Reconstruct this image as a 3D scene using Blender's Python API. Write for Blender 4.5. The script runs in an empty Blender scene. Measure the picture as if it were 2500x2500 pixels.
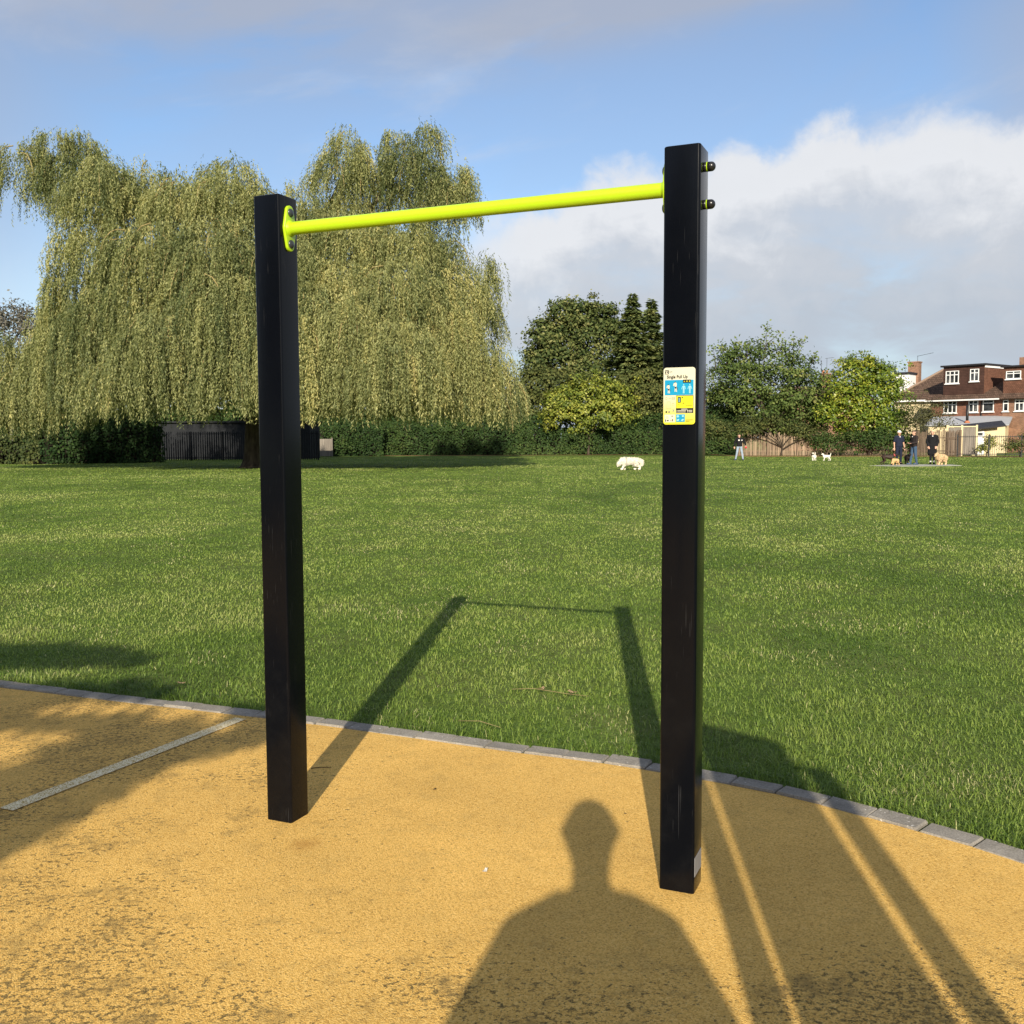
import bpy, bmesh, math, random
import numpy as np
from mathutils import Vector, Matrix

R = math.radians
random.seed(7)
rng = np.random.default_rng(11)
scene = bpy.context.scene
col = scene.collection

# ------------------------------------------------------------------ camera
F, PITCH, ROLL, CH = 2450.0 / 2500.0, 0.0735, 0.0042, 1.5
cam_d = bpy.data.cameras.new('camera')
cam_d.sensor_width = 36.0
cam_d.lens = F * 36.0
cam_d.clip_start = 0.02
cam_d.clip_end = 3000
cam = bpy.data.objects.new('camera', cam_d)
col.objects.link(cam)
cam.location = (0, 0, CH)
cam.rotation_mode = 'XYZ'
cam.matrix_world = Matrix.Translation((0, 0, CH)) @ Matrix.Rotation(R(90) - PITCH, 4, 'X') @ Matrix.Rotation(-ROLL, 4, 'Z')
scene.camera = cam

# ------------------------------------------------------------------ light
SUN_AZ, SUN_EL = R(4.2), R(23.6)
SKY_S = 0.13
EXPOSURE = 0.60
sun_d = bpy.data.lights.new('sun', 'SUN')
sun_d.energy = 4.8
sun_d.angle = R(0.53)
sun_d.color = (1.0, 0.90, 0.74)
sun = bpy.data.objects.new('sun', sun_d)
col.objects.link(sun)
to_sun = Vector((-math.sin(SUN_AZ) * math.cos(SUN_EL), -math.cos(SUN_AZ) * math.cos(SUN_EL), math.sin(SUN_EL)))
sun.rotation_mode = 'QUATERNION'
sun.rotation_quaternion = to_sun.to_track_quat('Z', 'Y')
sun.location = (-1, -15, 20)
scene.view_settings.view_transform = 'Standard'
scene.view_settings.look = 'None'
scene.view_settings.gamma = 1.0
scene.view_settings.exposure = EXPOSURE


class NT:
    """small helper to chain shader nodes"""
    def __init__(s, nt):
        s.nt = nt
    def n(s, kind, **kw):
        nd = s.nt.nodes.new(kind)
        for k, v in kw.items():
            setattr(nd, k, v)
        return nd
    def put(s, sock, v):
        if v is None:
            return
        if hasattr(v, 'is_output'):
            s.nt.links.new(v, sock)
        else:
            if isinstance(v, (tuple, list)) and len(v) == 3 and sock.type == 'RGBA':
                v = (*v, 1)
            sock.default_value = v
    def m(s, op, a, b=None, c=None, clamp=False):
        nd = s.n('ShaderNodeMath', operation=op, use_clamp=clamp)
        s.put(nd.inputs[0], a); s.put(nd.inputs[1], b); s.put(nd.inputs[2], c)
        return nd.outputs[0]
    def ss(s, x, a, b, lo=0.0, hi=1.0, kind='SMOOTHSTEP'):
        nd = s.n('ShaderNodeMapRange', interpolation_type=kind)
        s.put(nd.inputs[0], x); s.put(nd.inputs[1], a); s.put(nd.inputs[2], b); s.put(nd.inputs[3], lo); s.put(nd.inputs[4], hi)
        return nd.outputs[0]
    def mix(s, fac, a, b, mode='MIX'):
        nd = s.n('ShaderNodeMix', data_type='RGBA', blend_type=mode)
        s.put(nd.inputs[0], fac); s.put(nd.inputs[6], a); s.put(nd.inputs[7], b)
        return nd.outputs[2]
    def ramp(s, fac, stops, interp='LINEAR'):
        nd = s.n('ShaderNodeValToRGB')
        cr = nd.color_ramp
        cr.interpolation = interp
        while len(cr.elements) < len(stops):
            cr.elements.new(0.5)
        for e, (p, c) in zip(cr.elements, stops):
            e.position = p
            e.color = (*c, 1)
        s.put(nd.inputs[0], fac)
        return nd.outputs[0]
    def noise(s, vec, scale, detail=3, rough=0.5, dist=0.0, out=0):
        nd = s.n('ShaderNodeTexNoise')
        s.put(nd.inputs['Vector'], vec)
        nd.inputs['Scale'].default_value = scale
        nd.inputs['Detail'].default_value = detail
        nd.inputs['Roughness'].default_value = rough
        nd.inputs['Distortion'].default_value = dist
        return nd.outputs[out]
    def xyz(s, x, y, z):
        nd = s.n('ShaderNodeCombineXYZ')
        s.put(nd.inputs[0], x); s.put(nd.inputs[1], y); s.put(nd.inputs[2], z)
        return nd.outputs[0]


# ------------------------------------------------------------------ sky (Nishita + procedural clouds by direction)
world = bpy.data.worlds.new('World')
scene.world = world
world.use_nodes = True
wn = world.node_tree
wn.nodes.clear()
w = NT(wn)
sky = w.n('ShaderNodeTexSky', sky_type='NISHITA')
sky.sun_disc = False
sky.sun_elevation = SUN_EL
sky.sun_rotation = R(180) + SUN_AZ
sky.air_density = 1.0
sky.dust_density = 0.6
sky.ozone_density = 2.0
tc = w.n('ShaderNodeTexCoord').outputs['Generated']
sp = w.n('ShaderNodeSeparateXYZ')
w.put(sp.inputs[0], tc)
az = w.m('ARCTAN2', sp.outputs[0], sp.outputs[1])
el = w.m('ARCSINE', sp.outputs[2])
fc = w.n('ShaderNodeFloatCurve')
pts = [(-0.62, .15), (-.5, .16), (-.35, .17), (-.2, .15), (-.07, .20), (-.03, .215), (.02, .228), (.06, .245), (.085, .266), (.12, .266), (.15, .245), (.185, .247),
       (.215, .262), (.25, .262), (.285, .284), (.32, .290), (.36, .275), (.40, .280), (.45, .262), (.49, .262), (.62, .27)]
cv = fc.mapping.curves[0]
cv.points[0].location = ((pts[0][0] + .65) / 1.3, pts[0][1])
cv.points[1].location = ((pts[-1][0] + .65) / 1.3, pts[-1][1])
for a, e in pts[1:-1]:
    cv.points.new((a + .65) / 1.3, e)
fc.mapping.update()
w.put(fc.inputs['Value'], w.m('DIVIDE', w.m('ADD', az, .65), 1.3, clamp=True))
top = fc.outputs[0]
nz1 = w.noise(tc, 11.0, 9, .58, .25)
nz2 = w.noise(tc, 34.0, 6, .6, .4)
edge = w.m('ADD', w.m('MULTIPLY', w.m('SUBTRACT', nz1, .5), .09), w.m('MULTIPLY', w.m('SUBTRACT', nz2, .5), .035))
depth = w.m('SUBTRACT', w.m('ADD', top, edge), el)
rightness = w.ss(az, -.16, .03)
wid = w.m('ADD', .022, w.m('MULTIPLY', w.m('SUBTRACT', 1.0, rightness), .14))
cum = w.ss(depth, w.m('MULTIPLY', wid, -.4), wid)
# fading hole pattern inside the bank so it is not one slab
nzb = w.noise(w.xyz(w.m('MULTIPLY', az, 5.0), w.m('MULTIPLY', el, 13.0), 3.3), 1.6, 6, .55, .3)
thin = w.ss(depth, .04, .17)
holes = w.m('MULTIPLY', thin, w.ss(nzb, .42, .72, 0.0, .42))
cumm = w.m('MULTIPLY', cum, w.m('SUBTRACT', 1.0, holes))
cumm = w.m('MULTIPLY', cumm, w.m('ADD', .5, w.m('MULTIPLY', rightness, .46)))
K = 1.0 / SKY_S
def cl(*c):
    return tuple(x * K for x in c)
shade_t = w.m('ADD', depth, w.m('MULTIPLY', w.m('SUBTRACT', nzb, .5), .12))
shade_t = w.m('ADD', shade_t, w.m('MULTIPLY', w.m('SUBTRACT', nz2, .5), .05))
cr = w.ramp(w.m('MULTIPLY', shade_t, 3.2, clamp=True), [(0.0, (.53, .54, .56)), (.14, (.54, .55, .57)), (.30, (.40, .42, .455)), (.52, (.335, .37, .42)), (1.0, (.34, .395, .47))])
cloud_col = w.mix(1.0, cr, (K, K, K), 'MULTIPLY')
# high soft grey veils
nzh = w.noise(w.xyz(w.m('MULTIPLY', az, 3.0), w.m('MULTIPLY', w.m('SUBTRACT', el, w.m('MULTIPLY', az, .16)), 8.5), 7.7), 1.15, 6, .55, .35)
d1 = w.m('SUBTRACT', el, w.m('ADD', .372, w.m('MULTIPLY', w.m('ADD', az, .05), .14)))
band = w.m('EXPONENT', w.m('MULTIPLY', w.m('MULTIPLY', d1, d1), -900.0))
band = w.m('MULTIPLY', band, w.ss(az, -.16, .06))
topl = w.m('MULTIPLY', w.ss(el, .29, .42), w.ss(az, .06, -.26))
topr = w.m('MULTIPLY', w.ss(el, .37, .46), w.ss(az, -.1, .2))
veil = w.m('ADD', w.m('ADD', w.m('MULTIPLY', band, .85), w.m('MULTIPLY', topl, .95)), w.m('MULTIPLY', topr, .75))
veil = w.m('ADD', veil, .30)
veil = w.m('MULTIPLY', veil, w.ss(nzh, .27, .58), clamp=True)
leftpale = w.m('MULTIPLY', w.ss(az, -.30, -.52), w.ss(el, .06, .2, .3, .65))
righthaze = w.m('MULTIPLY', w.m('MULTIPLY', w.ss(az, .33, .5), w.ss(el, .43, .34)), .75)
veil = w.m('MAXIMUM', w.m('MAXIMUM', veil, leftpale), righthaze)
veil_col = cl(.28, .305, .37)
sky_c = w.mix(1.0, sky.outputs[0], (.72, .77, .83), 'MULTIPLY')
nzw = w.noise(w.xyz(w.m('MULTIPLY', az, 2.2), w.m('MULTIPLY', w.m('ADD', el, w.m('MULTIPLY', az, -.18)), 7.0), 1.7), 1.7, 8, .6, .35)
wisp = w.m('MULTIPLY', w.ss(nzw, .50, .74), w.ss(el, .16, .26, .25, .5))
c0_ = w.mix(wisp, sky_c, cl(.44, .475, .54))
c1 = w.mix(w.m('MULTIPLY', veil, .85), c0_, veil_col)
c2 = w.mix(cumm, c1, cloud_col)
bg = w.n('ShaderNodeBackground')
w.put(bg.inputs[0], c2)
bg.inputs[1].default_value = SKY_S
ow = w.n('ShaderNodeOutputWorld')
wn.links.new(bg.outputs[0], ow.inputs[0])

# ------------------------------------------------------------------ layout helper: a direction on the photo (1932 px wide) at distance Y -> point
KP = 2500 / 1932
_c, _s = math.cos(PITCH), math.sin(PITCH)
def ray(px, py):
    u = (px * KP - 1250) / 2450; v = (1250 - py * KP) / 2450
    cr_, sr_ = math.cos(ROLL), math.sin(ROLL)
    u, v = cr_ * u + sr_ * v, -sr_ * u + cr_ * v
    return Vector((u, _c + v * _s, -_s + v * _c))
def at(px, py, Y):
    d = ray(px, py)
    return Vector((0, 0, CH)) + d * (Y / d.y)
def ground(px, py, z=0.0):
    d = ray(px, py)
    return Vector((0, 0, CH)) + d * ((z - CH) / d.z)
def pxm(Y):
    return Y / 2450 * KP          # metres per photo pixel at distance Y


# ------------------------------------------------------------------ object helpers
def tag(o, label=None, cat=None, group=None, kind=None):
    if label: o['label'] = label
    if cat: o['category'] = cat
    if group: o['group'] = group
    if kind: o['kind'] = kind
    return o
def thing(name, label, cat, loc=(0, 0, 0), rz=0.0, group=None):
    o = bpy.data.objects.new(name, None)
    o.empty_display_size = 0.2
    col.objects.link(o)
    o.location = loc
    o.rotation_euler = (0, 0, rz)
    return tag(o, label, cat, group)
def link(name, me, mat=None, parent=None, smooth=False):
    o = bpy.data.objects.new(name, me)
    col.objects.link(o)
    if mat is not None and not me.materials:
        me.materials.append(mat)
    if smooth:
        me.polygons.foreach_set('use_smooth', np.ones(len(me.polygons), bool))
    if parent is not None:
        o.parent = parent
    return o
def copy_tree(o, parent=None):
    c = o.copy(); col.objects.link(c)
    if parent is not None:
        c.parent = parent
    for ch in list(o.children):
        copy_tree(ch, c)
    return c

class MB:
    def __init__(s):
        s.v = []; s.f = []
    def add(s, vs, fs):
        b = len(s.v)
        s.v += [tuple(p) for p in vs]
        s.f += [tuple(i + b for i in f) for f in fs]
        return s
    def box(s, x0, x1, y0, y1, z0, z1, M=None):
        vs = [Vector((x, y, z)) for z in (z0, z1) for y in (y0, y1) for x in (x0, x1)]
        if M is not None:
            vs = [M @ p for p in vs]
        return s.add(vs, [(0, 2, 3, 1), (4, 5, 7, 6), (0, 1, 5, 4), (1, 3, 7, 5), (3, 2, 6, 7), (2, 0, 4, 6)])
    def bar(s, a, b, wd, th):
        a = Vector(a); b = Vector(b); d = b - a
        q = d.to_track_quat('Z', 'Y').to_matrix().to_4x4()
        return s.box(-wd / 2, wd / 2, -th / 2, th / 2, 0, d.length, Matrix.Translation(a) @ q)
    def tube(s, pts, rad, n=8, caps=True):
        pts = [Vector(p) for p in pts]
        if not hasattr(rad, '__len__'):
            rad = [rad] * len(pts)
        vs = []; fs = []
        t0 = (pts[1] - pts[0]).normalized()
        ref = Vector((0, 0, 1)) if abs(t0.z) < .9 else Vector((1, 0, 0))
        u = t0.cross(ref).normalized()
        for i, p in enumerate(pts):
            t = (pts[min(i + 1, len(pts) - 1)] - pts[max(i - 1, 0)]).normalized()
            u = (u - t * u.dot(t)).normalized()
            v = t.cross(u)
            for k in range(n):
                a = 2 * math.pi * k / n
                vs.append(p + (u * math.cos(a) + v * math.sin(a)) * rad[i])
        for i in range(len(pts) - 1):
            for k in range(n):
                k2 = (k + 1) % n
                fs.append((i * n + k, i * n + k2, (i + 1) * n + k2, (i + 1) * n + k))
        if caps:
            fs.append(tuple(range(n))[::-1])
            fs.append(tuple((len(pts) - 1) * n + k for k in range(n)))
        return s.add(vs, fs)
    def prism(s, poly, y0, y1, M=None):
        """polygon in (x,z), extruded along y"""
        n = len(poly)
        vs = [Vector((p[0], y0, p[1])) for p in poly] + [Vector((p[0], y1, p[1])) for p in poly]
        if M is not None:
            vs = [M @ p for p in vs]
        fs = [tuple(range(n)), tuple(range(2 * n - 1, n - 1, -1))]
        fs += [(i, i + n, (i + 1) % n + n, (i + 1) % n) for i in range(n)]
        return s.add(vs, fs)
    def dome(s, c, axis, r, h, base=0.0, n=14, rings=5):
        """a cylinder of length base and a dome of height h on top, along axis"""
        c = Vector(c); axis = Vector(axis).normalized()
        q = axis.to_track_quat('Z', 'Y').to_matrix()
        prof = [(r, 0.0)]
        if base > 0:
            prof.append((r, base))
        for i in range(1, rings):
            a = math.pi / 2 * i / rings
            prof.append((r * math.cos(a), base + h * math.sin(a)))
        vs = []; fs = []
        for (rr, z) in prof:
            for k in range(n):
                a = 2 * math.pi * k / n
                vs.append(c + q @ Vector((rr * math.cos(a), rr * math.sin(a), z)))
        for i in range(len(prof) - 1):
            for k in range(n):
                fs.append((i * n + k, i * n + (k + 1) % n, (i + 1) * n + (k + 1) % n, (i + 1) * n + k))
        vs.append(c + axis * (base + h))
        for k in range(n):
            fs.append(((len(prof) - 1) * n + k, (len(prof) - 1) * n + (k + 1) % n, len(vs) - 1))
        fs.append(tuple(range(n))[::-1])
        return s.add(vs, fs)
    def build(s, name, mat, parent=None, smooth=False, bevel=0.0, seg=2):
        me = bpy.data.meshes.new(name)
        me.from_pydata(s.v, [], s.f)
        if bevel > 0:
            bm = bmesh.new(); bm.from_mesh(me)
            ed = [e for e in bm.edges if len(e.link_faces) == 2 and e.calc_face_angle(0) > R(30)]
            bmesh.ops.bevel(bm, geom=ed, offset=bevel, segments=seg, affect='EDGES', profile=.5)
            bm.to_mesh(me); bm.free()
        me.update()
        o = link(name, me, mat, parent, smooth)
        if smooth and bevel > 0:
            me.set_sharp_from_angle(angle=R(50))
        return o

def np_mesh(name, V, faces_list, attr=None):
    """V (N,3); faces_list: list of (M,k) int arrays; attr: per-vertex float 'tint'"""
    me = bpy.data.meshes.new(name)
    me.vertices.add(len(V))
    me.vertices.foreach_set('co', np.ascontiguousarray(V, dtype=np.float32).ravel())
    nl = sum(f.size for f in faces_list); npoly = sum(len(f) for f in faces_list)
    me.loops.add(nl); me.polygons.add(npoly)
    me.loops.foreach_set('vertex_index', np.concatenate([f.ravel() for f in faces_list]).astype(np.int32))
    tot = np.concatenate([np.full(len(f), f.shape[1]) for f in faces_list])
    st = np.concatenate([[0], np.cumsum(tot)[:-1]])
    me.polygons.foreach_set('loop_start', st.astype(np.int32))
    try:
        me.polygons.foreach_set('loop_total', tot.astype(np.int32))
    except Exception:
        pass
    me.update(calc_edges=True)
    if attr is not None:
        a = me.attributes.new('tint', 'FLOAT', 'POINT')
        a.data.foreach_set('value', np.ascontiguousarray(attr, dtype=np.float32))
    return me

def unit(a):
    return a / (np.linalg.norm(a, axis=-1, keepdims=True) + 1e-9)

def leaf_mesh(name, P, T, N, L, W, tint, mid=.45):
    """rhombic leaves: base P, long axis T, face normal N"""
    T = unit(T); S = unit(np.cross(T, N))
    L = np.broadcast_to(L, len(P))[:, None]; W = np.broadcast_to(W, len(P))[:, None]
    fold = np.cross(S, T) * W * .18
    V = np.stack([P, P + T * L * mid + S * W * .5 + fold, P + T * L, P + T * L * mid - S * W * .5 + fold], 1).reshape(-1, 3)
    Fq = np.arange(len(P) * 4).reshape(-1, 4)
    return np_mesh(name, V, [Fq], np.repeat(tint, 4))

def vnoise(x, y, seed=0):
    """smooth value noise in 0..1"""
    r_ = np.random.default_rng(seed).random((256, 256))
    xi = np.floor(x).astype(int); yi = np.floor(y).astype(int)
    fx = x - xi; fy = y - yi
    fx = fx * fx * (3 - 2 * fx); fy = fy * fy * (3 - 2 * fy)
    g = lambda a, b: r_[a % 256, b % 256]
    return (g(xi, yi) * (1 - fx) + g(xi + 1, yi) * fx) * (1 - fy) + (g(xi, yi + 1) * (1 - fx) + g(xi + 1, yi + 1) * fx) * fy


# ------------------------------------------------------------------ materials
def new_mat(name):
    m = bpy.data.materials.new(name)
    m.use_nodes = True
    m.node_tree.nodes.clear()
    return m, NT(m.node_tree)
def finish(k, surf):
    o = k.n('ShaderNodeOutputMaterial')
    k.nt.links.new(surf, o.inputs[0])
def principled(k, base, rough=.6, spec=.4, metal=0.0, normal=None, coat=0.0):
    b = k.n('ShaderNodeBsdfPrincipled')
    k.put(b.inputs['Base Color'], base); k.put(b.inputs['Roughness'], rough)
    b.inputs['Specular IOR Level'].default_value = spec
    b.inputs['Metallic'].default_value = metal
    b.inputs['Coat Weight'].default_value = coat
    if normal is not None:
        k.put(b.inputs['Normal'], normal)
    return b.outputs[0]
def bump(k, height, strength=.3, dist=.01):
    b = k.n('ShaderNodeBump')
    k.put(b.inputs['Height'], height)
    b.inputs['Strength'].default_value = strength
    b.inputs['Distance'].default_value = dist
    return b.outputs[0]
def obco(k):
    return k.n('ShaderNodeTexCoord').outputs['Object']
def mat_plain(name, c, rough=.6, spec=.4, metal=0.0, vary=.18, scale=9.0, coat=0.0, bmp=0.0):
    m, k = new_mat(name)
    co = obco(k)
    nz = k.noise(co, scale, 5, .6)
    f = k.ss(nz, .25, .75, 1 - vary, 1 + vary, 'LINEAR')
    base = k.mix(1.0, c, k.xyz(f, f, f), 'MULTIPLY')
    nrm = bump(k, k.noise(co, scale * 6, 4, .6), bmp, .01) if bmp else None
    finish(k, principled(k, base, rough, spec, metal, nrm, coat))
    return m
def mat_leaf(name, stops, trans=.3, rough=.55, spec=.25):
    m, k = new_mat(name)
    a = k.n('ShaderNodeAttribute', attribute_name='tint')
    c = k.ramp(a.outputs['Fac'], stops)
    p = principled(k, c, rough, spec)
    t = k.n('ShaderNodeBsdfTranslucent')
    k.put(t.inputs[0], k.mix(1.0, c, (1.05, 1.15, .6), 'MULTIPLY'))
    mx = k.n('ShaderNodeMixShader')
    mx.inputs[0].default_value = trans
    k.nt.links.new(p, mx.inputs[1]); k.nt.links.new(t.outputs[0], mx.inputs[2])
    finish(k, mx.outputs[0])
    return m
def mat_bark(name, c1, c2, scale=6.0):
    m, k = new_mat(name)
    co = k.n('ShaderNodeMapping'); k.put(co.inputs[0], obco(k)); co.inputs['Scale'].default_value = (1, 1, .22)
    nz = k.noise(co.outputs[0], scale, 6, .65)
    finish(k, principled(k, k.ramp(nz, [(.3, c1), (.7, c2)]), .9, .1, 0, bump(k, nz, .7, .05)))
    return m

# --- lawn soil / grass sheet
def mat_lawn():
    m, k = new_mat('lawn_sheet')
    g = k.n('ShaderNodeNewGeometry').outputs['Position']
    a = k.noise(g, 60.0, 5, .7)
    b = k.noise(g, 1.1, 5, .6)
    c = k.noise(g, .16, 4, .5)
    d = k.noise(g, 7.0, 4, .6)
    col1 = k.ramp(a, [(.25, (.032, .062, .010)), (.55, (.105, .165, .027)), (.8, (.19, .25, .058))])
    col2 = k.mix(k.ss(b, .38, .7), col1, (.12, .150, .038))
    f = k.ss(c, .3, .7, .8, 1.15, 'LINEAR')
    col3 = k.mix(1.0, col2, k.xyz(f, f, f), 'MULTIPLY')
    f2 = k.ss(d, .3, .7, .72, 1.2, 'LINEAR')
    col3 = k.mix(1.0, col3, k.xyz(f2, f2, f2), 'MULTIPLY')
    finish(k, principled(k, col3, .9, .1, 0, bump(k, k.noise(g, 40.0, 4, .7), .8, .03)))
    return m
# --- rubber wetpour
def mat_rubber():
    m, k = new_mat('yellow_rubber')
    g = k.n('ShaderNodeNewGeometry').outputs['Position']
    vo = k.n('ShaderNodeTexVoronoi'); vo.inputs['Scale'].default_value = 230.0
    wob = k.n('ShaderNodeVectorMath', operation='ADD')
    sc = k.n('ShaderNodeVectorMath', operation='SCALE')
    k.put(sc.inputs[0], k.noise(g, 260.0, 2, .5, 0, 1)); sc.inputs['Scale'].default_value = .006
    k.put(wob.inputs[0], g); k.put(wob.inputs[1], sc.outputs[0])
    k.put(vo.inputs['Vector'], wob.outputs[0])
    sep = k.n('ShaderNodeSeparateColor'); k.put(sep.inputs[0], vo.outputs['Color'])
    fine = k.noise(g, 120.0, 4, .75)
    mid = k.noise(g, 30.0, 4, .65)
    v = k.m('ADD', k.m('MULTIPLY', sep.outputs[0], .55), k.m('MULTIPLY', fine, .45))
    base = k.ramp(v, [(.12, (.34, .19, .048)), (.36, (.67, .395, .098)), (.62, (.80, .50, .138)), (.95, (.88, .61, .22))])
    big = k.noise(g, 1.6, 4, .55)
    f = k.ss(big, .3, .72, 1.06, .86, 'LINEAR')
    base = k.mix(1.0, base, k.xyz(f, f, f), 'MULTIPLY')
    base = k.mix(k.ss(mid, .58, .78, 0, .35), base, (.40, .215, .06))
    # dirt: specks and smears, denser in some areas
    sx = k.n('ShaderNodeSeparateXYZ'); k.put(sx.inputs[0], g)
    left = k.ss(sx.outputs[0], -.2, -1.35)
    near = k.ss(sx.outputs[1], 3.05, 2.55)
    zone = k.m('MAXIMUM', k.m('MULTIPLY', left, .85), near)
    zone = k.m('MULTIPLY', zone, k.ss(k.noise(g, 1.3, 3, .6), .36, .62, .25, 1.0))
    zone = k.m('ADD', k.m('MULTIPLY', zone, .92), .18, clamp=True)
    st = k.n('ShaderNodeMapping'); k.put(st.inputs[0], g); st.inputs['Scale'].default_value = (1, 1.25, 1)
    s1 = k.noise(st.outputs[0], 44.0, 3, .6, .1)
    thr = k.ss(zone, 0.0, 1.0, .69, .512, 'LINEAR')
    specks = k.ss(s1, thr, k.m('ADD', thr, .055))
    s2 = k.noise(g, 95.0, 3, .6)
    thr2 = k.ss(zone, 0.0, 1.0, .73, .55, 'LINEAR')
    specks = k.m('MAXIMUM', specks, k.ss(s2, thr2, k.m('ADD', thr2, .05)))
    specks = k.m('MULTIPLY', specks, k.ss(sep.outputs[1], .0, .8, .45, 1.0))
    dcol = k.mix(k.noise(g, 9.0, 2), (.060, .052, .026), (.11, .088, .040))
    base = k.mix(k.m('MULTIPLY', specks, .88), base, dcol)
    bz = k.m('MULTIPLY', k.ss(k.noise(g, 7.0, 6, .7), .50, .66), k.ss(zone, .2, .9, .16, .62))
    base = k.mix(bz, base, (.24, .165, .060))
    # rusty run-off patch by the left post
    px_ = k.m('SUBTRACT', sx.outputs[0], -.77); py_ = k.m('SUBTRACT', sx.outputs[1], 3.62)
    rr = k.m('SQRT', k.m('ADD', k.m('MULTIPLY', px_, px_), k.m('MULTIPLY', py_, py_)))
    rr = k.m('ADD', rr, k.m('MULTIPLY', k.m('SUBTRACT', k.noise(g, 14.0, 4, .7), .5), .16))
    base = k.mix(k.ss(rr, .09, .0, 0, .55), base, (.36, .17, .035))
    h = k.m('ADD', k.m('MULTIPLY', vo.outputs['Distance'], -90.0 * .01), k.m('MULTIPLY', fine, .8))
    finish(k, principled(k, base, .93, .12, 0, bump(k, h, .75, .004)))
    return m
def mat_line():
    m, k = new_mat('worn_line')
    g = k.n('ShaderNodeNewGeometry').outputs['Position']
    vo = k.n('ShaderNodeTexVoronoi'); vo.inputs['Scale'].default_value = 230.0; k.put(vo.inputs['Vector'], g)
    sep = k.n('ShaderNodeSeparateColor'); k.put(sep.inputs[0], vo.outputs['Color'])
    n2 = k.noise(g, 45.0, 4, .7)
    v = k.m('ADD', k.m('MULTIPLY', sep.outputs[0], .5), k.m('MULTIPLY', n2, .5))
    finish(k, principled(k, k.ramp(v, [(.30, (.42, .27, .08)), (.41, (.56, .42, .19)), (.50, (.80, .69, .43)), (.9, (.88, .80, .58))]), .9, .1, 0, bump(k, k.noise(g, 120.0, 4, .7), .7, .004)))
    return m
def mat_kerb():
    m, k = new_mat('kerb_concrete')
    g = k.n('ShaderNodeNewGeometry').outputs['Position']
    a = k.noise(g, 130.0, 4, .7); b = k.noise(g, 5.0, 4, .6)
    c = k.ramp(a, [(.25, (.155, .140, .118)), (.6, (.30, .275, .235)), (.85, (.42, .39, .34))])
    f = k.ss(b, .3, .7, .72, 1.18, 'LINEAR')
    c = k.mix(1.0, c, k.xyz(f, f, f), 'MULTIPLY')
    moss = k.ss(k.noise(g, 16.0, 4, .65), .60, .75, 0, .45)
    c = k.mix(moss, c, (.09, .095, .045))
    chips = k.ss(k.noise(g, 60.0, 1, .5), .73, .76, 0, .75)
    c = k.mix(chips, c, (.62, .60, .55))
    finish(k, principled(k, c, .9, .15, 0, bump(k, a, .5, .004)))
    return m
def mat_post():
    m, k = new_mat('black_powder_coat')
    co = obco(k)
    mp = k.n('ShaderNodeMapping'); k.put(mp.inputs[0], co); mp.inputs['Scale'].default_value = (26, 26, 1.1)
    wv = k.noise(mp.outputs[0], 1.0, 3, .5)
    # scratches: thin tilted streaks, several directions
    sc = None
    for ang, sy, th, seed in ((.25, 60, .735, 1.0), (-.3, 70, .74, 5.0), (1.15, 55, .755, 9.0), (.05, 80, .73, 13.0)):
        q = k.n('ShaderNodeMapping'); k.put(q.inputs[0], co)
        q.inputs['Rotation'].default_value = (.0, ang, .9)
        q.inputs['Location'].default_value = (seed, seed * .7, seed * .3)
        q.inputs['Scale'].default_value = (sy * 3.2, sy * 3.2, sy * .09)
        e = k.ss(k.noise(q.outputs[0], 1.0, 1, .5), th, th + .04)
        sc = e if sc is None else k.m('MAXIMUM', sc, e)
    sc = k.m('MULTIPLY', sc, k.ss(k.noise(co, 4.0, 3, .6), .45, .62))
    z = k.n('ShaderNodeSeparateXYZ'); k.put(z.inputs[0], co)
    dust = k.m('MULTIPLY', k.ss(k.noise(co, 11.0, 5, .7), .42, .72), k.ss(z.outputs[2], 1.3, .05, .05, .5))
    base = k.mix(k.m('MULTIPLY', dust, .06), (.0022, .0028, .0046), (.08, .078, .072))
    base = k.mix(k.m('MULTIPLY', sc, .12), base, (.20, .20, .20))
    rough = k.m('ADD', .10, k.m('MULTIPLY', k.noise(co, 14.0, 4, .6), .12))
    finish(k, principled(k, base, rough, .18, 0, bump(k, wv, .08, .004)))
    return m
def mat_brick(name, c1, c2, mortar, sx=4.4):
    m, k = new_mat(name)
    co = obco(k)
    sp_ = k.n('ShaderNodeSeparateXYZ'); k.put(sp_.inputs[0], co)
    v = k.xyz(k.m('ADD', sp_.outputs[0], sp_.outputs[1]), sp_.outputs[2], 0.0)
    b = k.n('ShaderNodeTexBrick')
    k.put(b.inputs['Vector'], v)
    k.put(b.inputs['Color1'], c1); k.put(b.inputs['Color2'], c2); k.put(b.inputs['Mortar'], mortar)
    b.inputs['Scale'].default_value = 1.0
    b.inputs['Brick Width'].default_value = .225; b.inputs['Row Height'].default_value = .075; b.inputs['Mortar Size'].default_value = .008
    nz = k.ss(k.noise(co, 2.5, 5, .65), .3, .7, .72, 1.25, 'LINEAR')
    finish(k, principled(k, k.mix(1.0, b.outputs[0], k.xyz(nz, nz, nz), 'MULTIPLY'), .9, .15))
    return m
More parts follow.
